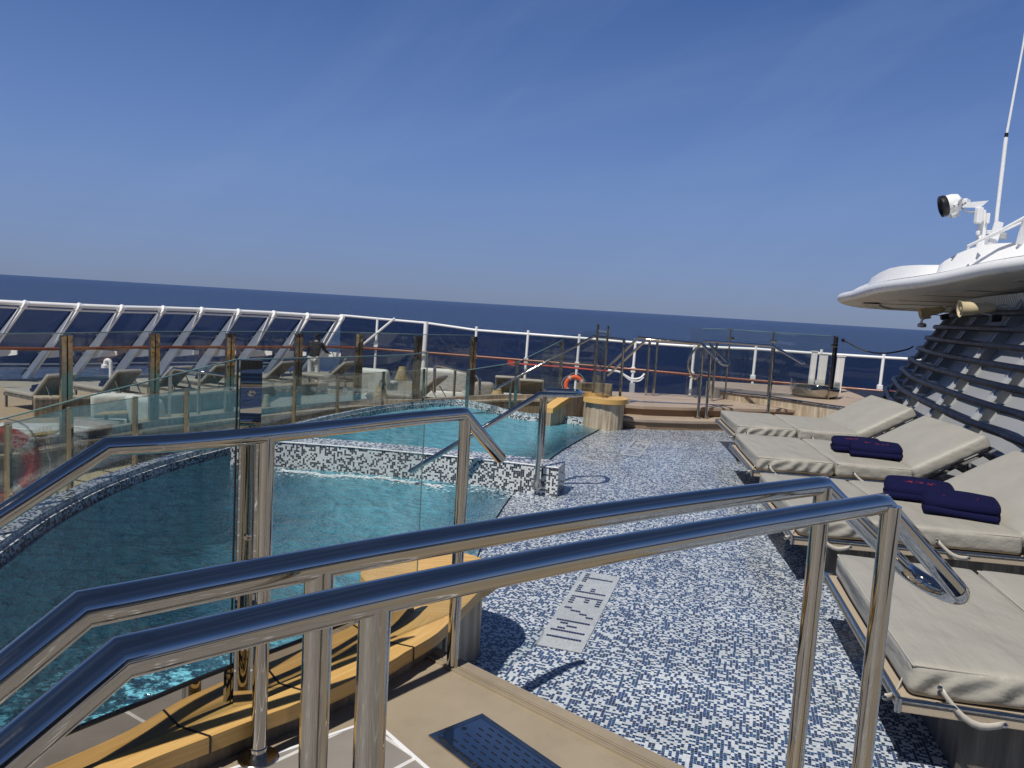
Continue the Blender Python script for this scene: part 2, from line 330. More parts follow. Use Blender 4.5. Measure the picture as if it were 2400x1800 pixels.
# ------------------------------------------------------------------ mesh building
class MB:
    def __init__(s): s.v = []; s.f = []; s.uv = {}; s.mi = {}
    def add(s, vs, fs, uvs=None, mi=0):
        b = len(s.v); s.v += [Vector(v) for v in vs]
        for k, f in enumerate(fs):
            s.f.append(tuple(i+b for i in f))
            if uvs: s.uv[len(s.f)-1] = uvs[k]
            if mi: s.mi[len(s.f)-1] = mi
        return s
    def box(s, c, size, ax=None, ay=None, az=None):
        c = Vector(c); X = Vector(ax or (1, 0, 0)).normalized(); Y = Vector(ay).normalized() if ay else None; Z = Vector(az or (0, 0, 1)).normalized()
        if Y is None: Y = Z.cross(X).normalized()
        if az is None and ay is not None: Z = X.cross(Y).normalized()
        vs = [c+X*(i*size[0]/2)+Y*(j*size[1]/2)+Z*(k*size[2]/2) for k in (-1, 1) for j in (-1, 1) for i in (-1, 1)]
        return s.add(vs, [(0, 2, 3, 1), (4, 5, 7, 6), (0, 1, 5, 4), (2, 6, 7, 3), (0, 4, 6, 2), (1, 3, 7, 5)])
    def bar(s, a, b, w, h, up=(0, 0, 1)):
        a = Vector(a); b = Vector(b); d = b-a
        X = d.normalized(); U = Vector(up)
        Y = U.cross(X)
        if Y.length < 1e-4: Y = Vector((1, 0, 0)).cross(X)
        Y.normalize(); Z = X.cross(Y)
        return s.box((a+b)/2, (d.length, w, h), X, Y, Z)
    def tube(s, pts, r, n=16, cap=True, closed=False, r_end=None):
        pts = [Vector(p) for p in pts]; m = len(pts); rings = []
        prevN = None
        for i, p in enumerate(pts):
            if closed: t = (pts[(i+1) % m]-pts[i-1])
            elif i == 0: t = pts[1]-p
            elif i == m-1: t = p-pts[i-1]
            else:
                t = (pts[i+1]-p).normalized()+(p-pts[i-1]).normalized()
            t.normalize()
            if prevN is None:
                a = Vector((0, 0, 1)) if abs(t.z) < 0.9 else Vector((1, 0, 0))
                nn = (a-t*a.dot(t)).normalized()
            else:
                nn = (prevN-t*prevN.dot(t)).normalized()
            prevN = nn; bn = t.cross(nn)
            k = 1.0
            if not closed and 0 < i < m-1:
                d1 = (pts[i+1]-p).normalized(); k = 1/max(0.5, abs(d1.dot(t)))
            rr = r if r_end is None else r+(r_end-r)*i/(m-1)
            mdir = None
            if k > 1.001:
                d1 = (pts[i+1]-p).normalized(); d0 = (p-pts[i-1]).normalized(); mdir = (d1-d0)
                mdir = (mdir-t*mdir.dot(t)).normalized()
            ring = []
            for q in range(n):
                an = 2*math.pi*q/n; o = nn*(math.cos(an)*rr)+bn*(math.sin(an)*rr)
                if mdir is not None: o = o+mdir*(o.dot(mdir)*(k-1))
                ring.append(p+o)
            rings.append(ring)
        vs = [v for rg in rings for v in rg]; fs = []
        for i in range(m if closed else m-1):
            j = (i+1) % m
            for q in range(n): fs.append((i*n+q, i*n+(q+1) % n, j*n+(q+1) % n, j*n+q))
        if cap and not closed:
            fs.append(tuple(range(n-1, -1, -1))); fs.append(tuple((m-1)*n+q for q in range(n)))
        return s.add(vs, fs)
    def prism(s, poly, z0, z1, uvscale=True):
        n = len(poly); vs = [(p[0], p[1], z0) for p in poly]+[(p[0], p[1], z1) for p in poly]
        fs = [tuple(range(n, 2*n)), tuple(range(n-1, -1, -1))]; uvs = [[(p[0], p[1]) for p in poly], [(p[0], p[1]) for p in reversed(poly)]]
        acc = 0
        for i in range(n):
            j = (i+1) % n; l = math.hypot(poly[j][0]-poly[i][0], poly[j][1]-poly[i][1])
            fs.append((i, j, n+j, n+i)); uvs.append([(acc, z0), (acc+l, z0), (acc+l, z1), (acc, z1)]); acc += l
        return s.add(vs, fs, uvs)
    def strip(s, rows, uvrows=None, mi=0):         # grid of rows of points
        m = len(rows); n = len(rows[0]); vs = [p for r in rows for p in r]; fs = []; uvs = []
        for i in range(m-1):
            for j in range(n-1):
                fs.append((i*n+j, i*n+j+1, (i+1)*n+j+1, (i+1)*n+j))
                if uvrows: uvs.append([uvrows[i][j], uvrows[i][j+1], uvrows[i+1][j+1], uvrows[i+1][j]])
        return s.add(vs, fs, uvs if uvrows else None, mi)
    def lathe(s, prof, c, n=32, axis=None, cap=True):
        c = Vector(c); Z = Vector(axis or (0, 0, 1)).normalized()
        a = Vector((1, 0, 0)) if abs(Z.x) < 0.9 else Vector((0, 1, 0)); X = (a-Z*a.dot(Z)).normalized(); Y = Z.cross(X)
        vs = []; fs = []
        for r, z in prof:
            for q in range(n):
                an = 2*math.pi*q/n; vs.append(c+Z*z+X*(r*math.cos(an))+Y*(r*math.sin(an)))
        for i in range(len(prof)-1):
            for q in range(n): fs.append((i*n+q, i*n+(q+1) % n, (i+1)*n+(q+1) % n, (i+1)*n+q))
        if cap:
            if prof[0][0] > 1e-4: fs.append(tuple(range(n-1, -1, -1)))
            if prof[-1][0] > 1e-4: fs.append(tuple((len(prof)-1)*n+q for q in range(n)))
        return s.add(vs, fs)
    def rbox(s, c, size, r, nx=10, ny=10, nz_=4, puff=0.0, X=(1, 0, 0), Y=(0, 1, 0), Z=(0, 0, 1), wob=0.0, seed=0):
        # rounded, slightly puffed cushion
        c = Vector(c); X = Vector(X); Y = Vector(Y); Z = Vector(Z); h = [a/2 for a in size]; inner = [a-r for a in h]
        verts = {}; vs = []; fs = []
        def samp(n, hh):
            # denser near the edges
            a = [-hh, -hh+r*0.3, -hh+r*0.7, -hh+r]; b = [hh-r, hh-r*0.7, hh-r*0.3, hh]
            mid = [(-hh+r)+(2*hh-2*r)*i/n for i in range(1, n)]
            return a+mid+b
        gs = [samp(nx, h[0]), samp(ny, h[1]), samp(nz_, h[2])]
        def vid(p):
            k = tuple(round(q, 6) for q in p)
            if k in verts: return verts[k]
            cl = [max(-inner[i], min(inner[i], p[i])) for i in range(3)]
            d = Vector([p[i]-cl[i] for i in range(3)]); l = d.length
            q = Vector(cl)+(d*(r/l) if l > 1e-9 else d)
            if puff:
                fx = max(0, 1-(q.x/h[0])**2); fy = max(0, 1-(q.y/h[1])**2)
                q.z += puff*(fx*fy)**0.6*(1 if q.z > 0 else 0)
                fz = max(0, 1-(q.z/(h[2]+puff))**2)
                if abs(q.y) > inner[1]: q.y += math.copysign(puff*0.6*fz*fx, q.y)
                if abs(q.x) > inner[0]: q.x += math.copysign(puff*0.6*fz*fy, q.x)
            w = c+X*q.x+Y*q.y+Z*q.z
            if wob:
                w += Z*(wob*noise.noise(Vector((q.x*3+seed, q.y*3, q.z*3))))+Y*(wob*0.7*noise.noise(Vector((q.x*5+seed+9, q.y*2, q.z*6))))
            verts[k] = len(vs); vs.append(w); return verts[k]
        for ax in range(3):
            a1, a2 = [(1, 2), (2, 0), (0, 1)][ax]
            for sgn in (-1, 1):
                for i in range(len(gs[a1])-1):
                    for j in range(len(gs[a2])-1):
                        q = []
                        for (ii, jj) in ((i, j), (i+1, j), (i+1, j+1), (i, j+1)):
                            p = [0, 0, 0]; p[ax] = sgn*h[ax]; p[a1] = gs[a1][ii]; p[a2] = gs[a2][jj]; q.append(vid(p))
                        if sgn < 0: q.reverse()
                        if len(set(q)) == 4: fs.append(tuple(q))
        return s.add(vs, fs)

def tagp(o, label=None, cat=None, group=None, kind=None):
    if label: o['label'] = label
    if cat: o['category'] = cat
    if group: o['group'] = group
    if kind: o['kind'] = kind
    return o
def thing(name, label, cat, loc=(0, 0, 0), group=None, rotz=0):
    o = bpy.data.objects.new(name, None); C.objects.link(o); o.location = loc; o.rotation_euler = (0, 0, rotz)
    o.empty_display_size = 0.2
    return tagp(o, label, cat, group)
def rootloc(o):
    l = Vector((0, 0, 0))
    while o is not None: l += o.location; o = o.parent
    return l
def obj(name, mb, mats, parent=None, smooth=True, angle=40, local=False, bevel=0):
    me = bpy.data.meshes.new(name)
    off = Vector((0, 0, 0)) if (parent is None or local) else rootloc(parent)
    me.from_pydata([tuple(v-off) for v in mb.v], [], mb.f); 
    if mb.uv:
        ul = me.uv_layers.new(name='UVMap')
        for p in me.polygons:
            u = mb.uv.get(p.index)
            if u:
                for k, li in enumerate(p.loop_indices): ul.data[li].uv = u[k]
    if not isinstance(mats, (list, tuple)): mats = [mats]
    for m in mats: me.materials.append(m)
    for i, k in mb.mi.items(): me.polygons[i].material_index = k
    bm = bmesh.new(); bm.from_mesh(me); bmesh.ops.recalc_face_normals(bm, faces=bm.faces); bm.to_mesh(me); bm.free()
    me.update()
    if smooth:
        me.polygons.foreach_set('use_smooth', [True]*len(me.polygons))
        me.set_sharp_from_angle(angle=R(angle))
    o = bpy.data.objects.new(name, me); C.objects.link(o)
    if parent is not None: o.parent = parent
    if bevel:
        b = o.modifiers.new('bevel', 'BEVEL'); b.width = bevel; b.segments = 2; b.limit_method = 'ANGLE'
    return o
def single(name, mb, mats, label, cat, group=None, **kw):
    return tagp(obj(name, mb, mats, None, **kw), label, cat, group)
def struct(name, mb, mats, **kw):
    return tagp(obj(name, mb, mats, None, **kw), kind='structure')
def catmull(pts, n=8, closed=False):
    P = [Vector(p) for p in pts]; out = []; m = len(P)
    for i in range(m if closed else m-1):
        if closed: a, b, c, d = P[i-1], P[i], P[(i+1) % m], P[(i+2) % m]
        else:
            b, c = P[i], P[i+1]; a = P[i-1] if i > 0 else b*2-c; d = P[i+2] if i+2 < m else c*2-b
        for k in range(n):
            t = k/n
            out.append(0.5*((2*b)+(c-a)*t+(2*a-5*b+4*c-d)*t*t+(3*b-a-3*c+d)*t**3))
    if not closed: out.append(P[-1])
    return out
def resamp(pts, n):
    P = [Vector(p) for p in pts]; acc = [0]
    for i in range(1, len(P)): acc.append(acc[-1]+(P[i]-P[i-1]).length)
    out = []; j = 0
    for k in range(n):
        s = acc[-1]*k/(n-1)
        while j < len(P)-2 and acc[j+1] < s: j += 1
        f = (s-acc[j])/max(1e-9, acc[j+1]-acc[j]); out.append(P[j].lerp(P[j+1], f))
    return out
def arclen(P):
    a = [0.0]
    for i in range(1, len(P)): a.append(a[-1]+(P[i]-P[i-1]).length)
    return a
def normals2(P):
    out = []
    for i in range(len(P)):
        t = P[min(i+1, len(P)-1)]-P[max(i-1, 0)]; t = Vector((t.x, t.y, 0)).normalized(); out.append(Vector((-t.y, t.x, 0)))
    return out
def ribbon(mb, P, offs, uv0=0.0, mi=0):
    # sweeps a profile of (normal offset, height) along the plan line P
    Nn = normals2(P); A = arclen(P); pl = [0]
    for k in range(1, len(offs)): pl.append(pl[-1]+math.hypot(offs[k][0]-offs[k-1][0], offs[k][1]-offs[k-1][1]))
    rows = [[p+n*o+Vector((0, 0, h)) for (o, h) in offs] for p, n in zip(P, Nn)]
    uv = [[(a, q+uv0) for q in pl] for a in A]
    mb.strip(rows, uv, mi); return mb
def V2(x, y, z=0): return Vector((x, y, z))
def copy_tree(o, parent=None):
    c = o.copy(); C.objects.link(c)
    if parent: c.parent = parent
    for ch in [q for q in bpy.data.objects if q.parent == o]: copy_tree(ch, c)
    return c

# ------------------------------------------------------------------ world and sun
SUN_EL = R(57); SUN_DIR = Vector((0.62, 0.78, 0)).normalized()      # the way the light travels
w = bpy.data.worlds.new('World'); bpy.context.scene.world = w; w.use_nodes = True
t = w.node_tree; t.nodes.clear(); wo = N(t, 'ShaderNodeOutputWorld'); bg = N(t, 'ShaderNodeBackground')
sky = N(t, 'ShaderNodeTexSky'); sky.sky_type = 'NISHITA'; sky.sun_disc = False
sky.sun_elevation = SUN_EL; sky.sun_rotation = math.atan2(-SUN_DIR.x, -SUN_DIR.y)
sky.altitude = 0; sky.air_density = 1.0; sky.dust_density = 0.0; sky.ozone_density = 2.0
tcw = N(t, 'ShaderNodeTexCoord'); sepw = N(t, 'ShaderNodeSeparateXYZ'); L(t, tcw.outputs['Generated'], sepw.inputs[0])
# clear marine air: deep blue overhead, a dull lilac-grey haze low over the sea
grad = ramp(t, sepw.outputs[2], [(0.0, (1.85, 2.60, 4.30)), (0.02, (2.0, 2.85, 4.9)), (0.06, (2.02, 3.05, 5.6)), (0.13, (1.82, 2.98, 6.05)), (0.20, (1.42, 2.55, 5.75)), (0.37, (0.64, 1.46, 4.1)), (0.6, (0.36, 0.68, 1.65)), (1.0, (0.27, 0.48, 1.15))])
base = mixc(t, 0.93, sky.outputs[0], grad)
# faint high streaks of cirrus
def streak(ang, sc, lo, hi, amt, seed):
    r1 = N(t, 'ShaderNodeMapping'); L(t, tcw.outputs['Generated'], r1.inputs['Vector']); r1.inputs['Rotation'].default_value = (0, R(ang), 0)
    r2 = N(t, 'ShaderNodeMapping'); L(t, r1.outputs['Vector'], r2.inputs['Vector']); r2.inputs['Scale'].default_value = (1.1, 0.6, sc); r2.inputs['Location'].default_value = (seed, seed*.7, seed*.3)
    return mth(t, 'MULTIPLY', ramp(t, nz(t, r2.outputs['Vector'], 1.0, 6, 0.6), [(lo, 0.0), (hi, 1.0)]), amt)
st = mth(t, 'ADD', streak(14, 9.0, 0.50, 0.80, 0.17, 3.1), streak(42, 8.0, 0.52, 0.78, 0.15, 8.4))
skyc = mixc(t, st, base, (3.0, 4.2, 6.9))
L(t, skyc, bg.inputs['Color']); bg.inputs['Strength'].default_value = 0.085; L(t, bg.outputs[0], wo.inputs[0])
sd = bpy.data.lights.new('sun', 'SUN'); sd.energy = 4.1; sd.angle = R(0.53); sd.color = (1, 0.955, 0.89)
so = bpy.data.objects.new('sun', sd); C.objects.link(so)
ld = Vector((SUN_DIR.x*math.cos(SUN_EL), SUN_DIR.y*math.cos(SUN_EL), -math.sin(SUN_EL)))
so.rotation_euler = ld.to_track_quat('-Z', 'Y').to_euler(); so.location = (-5, -5, 20)
sc = bpy.context.scene; sc.view_settings.view_transform = 'Standard'; sc.view_settings.look = 'None'
sc.view_settings.exposure = 0.0; sc.view_settings.gamma = 1.0
sc.cycles.max_bounces = 10; sc.cycles.transparent_max_bounces = 24; sc.cycles.caustics_reflective = False
sc.cycles.sample_clamp_indirect = 6

# ------------------------------------------------------------------ sea
mb = MB(); rad = [0, 40, 120, 300, 800, 2500, 8000, 25000, 90000]; n = 64
rows = [[V2(r*math.cos(2*math.pi*q/n), r*math.sin(2*math.pi*q/n), -32) for q in range(n+1)] for r in rad]
mb.strip(rows); struct('sea', mb, M['sea'], smooth=False)

# ------------------------------------------------------------------ plan curves
LIP = catmull([V2(-0.36, 2.3), V2(-0.30, 2.95), V2(-0.24, 3.6), V2(-0.18, 4.2), V2(-0.14, 4.94), V2(-0.05, 5.71), V2(0.13, 6.75), V2(0.5, 8.2), V2(0.80, 9.12), V2(1.10, 9.95), V2(1.32, 10.55)], 10)
rimpx = [(-60, 1330), (20, 1272), (180, 1172), (300, 1118), (420, 1078), (545, 1045), (650, 1016), (740, 990), (890, 958), (1000, 945), (1090, 943)]
RIMZ = 0.08
rim_w = [G(x, y, 0) for x, y in []]
RIM = catmull([V2(-1.9, 0.6), V2(-2.25, 1.9)]+[V2(G(x, y, RIMZ).x, G(x, y, RIMZ).y) for x, y in rimpx[1:]]+[V2(0.1, 10.75), V2(0.75, 10.62), V2(1.25, 10.5)], 8)
# ------------------------------------------------------------------ pool basin, water, mosaic floor
NB = 60
lipR = resamp(LIP, NB); rimR = resamp([V2(-1.75, -0.2)]+[p for p in RIM if p.y > 0.6], NB)
mb = MB(); rows = []; uvr = []
for i in range(NB):
    row = []; u = []
    for k in range(15):
        f = k/14; p = lipR[i].lerp(rimR[i], f); d = (p-lipR[i]).length
        z = (-0.03-0.97*min(1, (d/1.9))**1.25) if k else -0.004
        row.append(V2(p.x, p.y, z)); u.append((p.x, p.y))
    row.append(V2(rimR[i].x, rimR[i].y, 0.12)); u.append((rimR[i].x+0.9, rimR[i].y+0.3))
    rows.append(row); uvr.append(u)
mb.strip(rows, uvr); struct('pool_basin', mb, M['basin_tile'])
WZ = 0.017
mb = MB(); poly = [V2(p.x, p.y) for p in lipR]+[V2(p.x, p.y) for p in reversed(rimR)]
nn = len(poly)
rowsw = [[V2(lipR[i].lerp(rimR[i], k/8).x, lipR[i].lerp(rimR[i], k/8).y, WZ) for k in range(9)] for i in range(NB)]
mb.strip(rowsw, [[((p-r[0]).length, 0.0) for p in r] for r in rowsw])
rb = [[V2(p.x, p.y, -1.4) for p in r] for r in rowsw]
mb.strip(rb, None, 1)
for ed in ([r[0] for r in rowsw], [r[-1] for r in rowsw], rowsw[0], rowsw[-1]):
    mb.strip([[p for p in ed], [V2(p.x, p.y, -1.4) for p in ed]], None, 1)
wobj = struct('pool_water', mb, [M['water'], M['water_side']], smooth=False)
bmw = bmesh.new(); bmw.from_mesh(wobj.data); bmesh.ops.remove_doubles(bmw, verts=bmw.verts, dist=1e-5); bmesh.ops.recalc_face_normals(bmw, faces=bmw.faces); bmw.to_mesh(wobj.data); bmw.free()

mb = MB(); ca, sa = math.cos(R(17)), math.sin(R(17))
rows = []; uvr = []
for p in [V2(-0.36, 1.2)]+lipR+[V2(1.5, 11.3)]:
    rows.append([V2(p.x+(9.0-p.x)*k/6, p.y, 0.0) for k in range(7)]); uvr.append([(q.x*ca-q.y*sa*1.0, q.x*sa+q.y*ca) for q in rows[-1]])
uvr = [[(q.x*ca-q.y*sa, q.x*sa+q.y*ca) for q in r] for r in rows]
mb.strip(rows, uvr); struct('mosaic_floor', mb, M['blue_tile'], smooth=False)
mb = MB(); mb.strip([[V2(q.x, q.y, WZ-0.003) for q in r] for r in rows]); struct('shallow_water', mb, M['film'], smooth=False)
# outer rim of the pool
mb = MB(); ribbon(mb, RIM, [(-0.03, -0.4), (-0.03, RIMZ), (0.20, RIMZ), (0.20, -0.7)])
single('mosaic_coping', mb, M['grey_tile'], 'curved black and white mosaic rim around the far side of the pool', 'coping', smooth=True, angle=30)
# dividing wall
W0, W1 = V2(0.40, 6.62), V2(-0.70, 6.80)
wallP = catmull([V2(0.44, 6.44), V2(-0.1, 6.58), V2(-0.72, 6.70), V2(-1.4, 6.80), V2(-2.0, 6.84), V2(-2.5, 6.82)], 6)
mb = MB(); ribbon(mb, wallP, [(0.0, -1.0), (0.0, 0.255), (-0.30, 0.255), (-0.30, -1.0)])
Nw = normals2(wallP)[0]; a0 = wallP[0]; b0 = a0-Nw*0.30
mb.add([a0+V2(0, 0, -0.5), b0+V2(0, 0, -0.5), b0+V2(0, 0, .255), a0+V2(0, 0, .255)], [(0, 1, 2, 3)], [[(0, 0), (.3, 0), (.3, .75), (0, .75)]])
single('divider_wall', mb, M['grey_tile'], 'low black and white mosaic wall dividing the two pools', 'wall', smooth=True, angle=30)
mb = MB(); mb.tube([p+Nw*0.004+V2(0, 0, .255) for p in wallP], 0.006, 6)
single('wall_trim', mb, M['white'], 'thin pale trim along the top front edge of the dividing wall', 'trim')

# white water churning at the foot of the dividing wall
mb = MB(); rf = random.Random(3)
for k in range(1500):
    x = rf.uniform(-2.0, -.55) if k < 1150 else rf.uniform(-2.2, .1)
    p = min(wallP, key=lambda q: abs(q.x-x)); crest = .17+.035*math.sin(x*7)+.02*math.sin(x*19)
    d = rf.gauss(0, .016) if k < 1150 else rf.gauss(0, .08)
    q = V2(x, p.y-crest-d, WZ+.003+rf.random()*.014)
    a = rf.uniform(-.6, .6); l = rf.uniform(.006, .020); w_ = rf.uniform(.002, .006); X = V2(math.cos(a), math.sin(a)*.5)*l; Y = V2(-math.sin(a), math.cos(a))*w_
    mb.add([q-X, q-Y+V2(0, 0, .002), q+X, q+Y+V2(0, 0, .003)], [(0, 1, 2, 3)])
o_ = obj('water_foam', mb, M['foam'], None, smooth=False); tagp(o_, 'white flecks of churned water below the mosaic dividing wall', 'foam', kind='stuff')

# ------------------------------------------------------------------ depth markers
FONT = {'1': ["1"]*13, 
 'M': ["10001"]*2+["11011"]*3+["10101"]*4+["10001"]*4,
 '/': ["0001"]*3+["0010"]*4+["0100"]*3+["1000"]*3,
 '3': ["1111"]*2+["0001"]*4+["0111"]*2+["0001"]*3+["1111"]*2,
 'F': ["1111"]*2+["1000"]*4+["1110"]*2+["1000"]*5,
 'T': ["11111"]*2+["00100"]*11}
def marker(org, ang, label, u0, scale=1.0, text="1M/3FT"):
    p = 0.0135*scale; d = V2(math.sin(ang), math.cos(ang)); up = V2(-math.cos(ang), math.sin(ang))   # reading away from the steps
    Lm = 1.12*scale; Wd = 17*p
    mb = MB(); o = Vector(org)
    mb.add([o+V2(0, 0, .004), o+d*Lm+V2(0, 0, .004), o+d*Lm-up*Wd+V2(0, 0, .004), o-up*Wd+V2(0, 0, .004)], [(0, 1, 2, 3)], [[(0, 0), (0, Lm), (Wd, Lm), (Wd, 0)]])
    root = tagp(obj('depth_marker', mb, M['marker_tile'], None, smooth=False), label, 'depth marker', 'depth markers in the mosaic floor')
    x = u0
    gap = 2.6
    for ch in text:
        ml = MB(); g = FONT[ch]; wd = len(g[0]); cs = 2.4
        for r, row in enumerate(g):
            for c, b in enumerate(row):
                if b == '1':
                    a = o+d*(x+(c*cs)*p)-up*((2+r)*p)+V2(0, 0, .008); e = p*0.9
                    ml.add([a, a+d*e*1.3, a+d*e*1.3-up*e, a-up*e], [(0, 1, 2, 3)])
        x += (wd*cs-cs+1+gap*1.9)*p
        obj('letter', ml, M['marker_dark'], root, smooth=False)
    return root
pm0 = G(1262, 1512); marker(V2(pm0.x-0.02, pm0.y), R(17), 'pale tiled depth marker reading 1M/3FT nearer the foreground handrails', 0.115)
pm1 = G(1452, 1066); marker(V2(pm1.x, pm1.y), R(17), 'pale tiled depth marker reading 1M/3FT near the far stone column', 0.1, 1.0)

# ------------------------------------------------------------------ near platform
NOS = [V2(-0.36, 3.19), V2(-0.17, 3.02), V2(0.20, 2.71), V2(0.50, 2.455), V2(1.2, 1.86), V2(2.4, 0.84)]
nd = V2(0.76, -0.65).normalized(); npn = V2(0.65, 0.76).normalized()
PZ = 0.15
mb = MB(); mb.prism([(p.x, p.y) for p in NOS]+[(2.4, -6), (-6, -6), (-6, 1.0), (-1.9, 1.5), (-1.1, 2.2), (-0.55, 3.0)], -0.3, PZ)
struct('stone_platform', mb, M['stone'], smooth=False)
# nosing grooves as a slim grooved strip at the edge
mb = MB(); e0, e1 = V2(-0.30, 3.14), V2(2.2, 1.0); ed = (e1-e0).normalized(); en = V2(-ed.y, ed.x)
for off, wd, h in ((0.012, 0.05, 0.006), (0.052, 0.006, 0.010), (0.066, 0.006, 0.010), (0.080, 0.008, 0.012)):
    a = e0-en*off; b = e1-en*off; mb.bar(a+V2(0, 0, PZ+h/2-0.002), b+V2(0, 0, PZ+h/2-0.002), wd if off > .02 else 0.05, h)
single('step_nosing', mb, M['stone'], 'grooved beige stone nosing along the edge above the mosaic floor', 'step nosing', smooth=False)
# tiled field beside the slab, 4 mm proud
c0 = V2(-0.41, 2.52); ua = V2(-0.76, -0.65).normalized(); wa = V2(0.65, -0.76).normalized()
pp = [c0, c0+ua*0.9, c0+ua*6+wa*1.0, c0+ua*6+wa*6, c0+wa*6]
mb = MB(); mb.add([p+V2(0, 0, PZ+0.004) for p in pp], [(0, 1, 2, 3, 4)]); struct('terrace_tiles', mb, M['tilefloor'], smooth=False)
mb = MB()
for a, b in ((c0, c0+ua*2.0), (c0, c0+wa*2.0)): mb.bar(a+V2(0, 0, PZ+0.005), b+V2(0, 0, PZ+0.005), 0.012, 0.004)
single('grout_border', mb, M['white'], 'white grout border line between the stone slab and terrace tiles', 'grout line', smooth=False)

# drain grate
gc = V2(-0.21, 2.45); ga = V2(0.745, 0.667).normalized(); gb = V2(0.667, -0.745).normalized()
gr = thing('drain_grate', 'rectangular slotted steel drain grate set in the beige stone platform', 'drain grate', (gc.x, gc.y, PZ))
GWd, GLn = 0.235, 0.62
mb = MB(); cen = gc+ga*GWd/2+gb*GLn/2+V2(0, 0, PZ+0.003)
mb.box(cen, (GLn, GWd, 0.006), gb, ga, (0, 0, 1)); obj('frame', mb, M['steel_old'], gr, smooth=False)
mb = MB(); mb.box(cen+V2(0, 0, 0.005), (GLn-0.05, GWd-0.05, 0.005), gb, ga, (0, 0, 1)); obj('plate', mb, M['steel_plate'], gr, smooth=False)
mb = MB()
for s_ in (-1, 1):
    mb.bar(cen+ga*s_*(GWd/2-.025)-gb*(GLn/2-.025)+V2(0, 0, .006), cen+ga*s_*(GWd/2-.025)+gb*(GLn/2-.025)+V2(0, 0, .006), .004, .006)
mb.bar(cen-gb*(GLn/2-.025)-ga*(GWd/2-.025)+V2(0, 0, .006), cen-gb*(GLn/2-.025)+ga*(GWd/2-.025)+V2(0, 0, .006), .004, .006)
obj('ridge', mb, M['steel'], gr, smooth=False)
mb = MB()
for i in range(11):
    for j in range(6):
        q = cen+gb*(-GLn/2+0.085+i*0.045+(0.0225 if j % 2 else 0))+ga*(-GWd/2+0.048+j*0.028)+V2(0, 0, 0.0078)
        mb.box(q, (0.026, 0.005, 0.0012), gb, ga, (0, 0, 1))
q = cen-gb*(GLn/2-.045)-ga*0.0+V2(0, 0, 0.0078); mb.lathe([(0.0001, 0), (0.009, 0), (0.009, 0.0008), (0.0001, 0.0008)], q, 14)
obj('slot', mb, M['black'], gr, smooth=False)

# ------------------------------------------------------------------ handrails
def rail_curve(pts, n=6): return catmull([V2(x, y, 1.18) for x, y in pts], n)
A = [(-0.543, 0.968), (-0.37, 1.125), (-0.197, 1.274), (-0.023, 1.414), (0.15, 1.547), (0.323, 1.673), (0.497, 1.793), (0.67, 1.907), (0.848, 2.025)]
B = [(-0.429, 0.844), (-0.26, 0.996), (-0.091, 1.136), (0.079, 1.268), (0.248, 1.392), (0.417, 1.511), (0.586, 1.627), (0.755, 1.74), (0.926, 1.853)]
Cc = [(-1.04, 1.965), (-0.924, 2.055), (-0.819, 2.158), (-0.714, 2.278), (-0.608, 2.41), (-0.503, 2.548), (-0.398, 2.69), (-0.293, 2.82), (-0.18, 2.945)]
RR = 0.0254
hr = thing('double_handrail', 'pair of curved polished steel handrails joined by a bent end in the foreground', 'handrail', (0.2, 1.5, PZ))
aE = Vector((1.145, 2.15, 0.937)); bE = Vector((1.19, 1.95, 0.945))
def beyond(p, px, py, Y, f):
    p = Vector(p); q = D(px, py, Y); return p+(q-p)*f
aL = beyond((A[0][0], A[0][1], 1.18), 0, 1589, 0.90, 3.0); bL = beyond((B[0][0], B[0][1], 1.18), 108, 1692, 0.785, 3.0)
mb = MB(); mb.tube([aL]+rail_curve(A)+[aE], RR, 28); obj('rail', mb, M['steel'], hr, angle=50)
mb = MB(); mb.tube([bL]+rail_curve(B)+[bE], RR, 28); obj('rail', mb, M['steel'], hr, angle=50)
dA = (aE-Vector((0.848, 2.025, 1.18))).normalized(); sd_ = (bE-aE); ub = []
for k in range(13):
    a = math.pi*k/12; ub.append(aE.lerp(bE, 0.5)-sd_*0.5*math.cos(a)+dA*(0.085*math.sin(a)))
mb = MB(); mb.tube(ub, RR*0.985, 24); obj('end_bend', mb, M['steel'], hr, angle=60)
def post(px, py, ztop, zb, parent, r=0.0235, flange=False, name='post'):
    mb = MB(); mb.tube([V2(px, py, zb), V2(px, py, ztop)], r, 24); o = obj(name, mb, M['steel'], parent)
    if flange:
        mb = MB(); mb.lathe([(0.0001, 0.012), (0.058, 0.012), (0.062, 0.008), (0.062, 0.0)], (px, py, zb), 28); f = obj('flange', mb, M['steel_old'], o)
        mb = MB(); mb.lathe([(r+.004, 0.0), (r+.004, .03), (r, .033)], (px, py, zb+.012), 24, cap=False); obj('collar', mb, M['steel'], o)
    return o
pa = G(742, 1400, 1.1); 
for (x, y) in ((-0.29, 1.194), (0.846, 2.016)): post(x, y, 1.178, PZ, hr, flange=True)
for (x, y) in ((-0.177, 1.066), (0.945, 1.845)): post(x, y, 1.178, PZ, hr, flange=True)
# rail along the glass
hc = thing('glass_side_handrail', 'single curved steel handrail running beside the clear glass above the pool', 'handrail', (-0.7, 2.4, PZ))
cL = beyond((Cc[0][0], Cc[0][1], 1.18), 0, 1211, 1.82, 2.2); cE = Vector((-0.03, 3.10, 0.985))
mb = MB(); mb.tube([cL]+rail_curve(Cc)+[cE], RR, 24); obj('rail', mb, M['steel'], hc, angle=50)
mb = MB(); mb.lathe([(RR, 0), (RR*.9, .008), (RR*.5, .016), (0.0001, .019)], cE, 20, axis=(cE-Vector((-0.18, 2.945, 1.18)))); obj('end_cap', mb, M['steel'], hc)
post(-0.722, 2.266, 1.178, PZ, hc, flange=True); post(-0.172, 2.953, 1.160, PZ, hc)

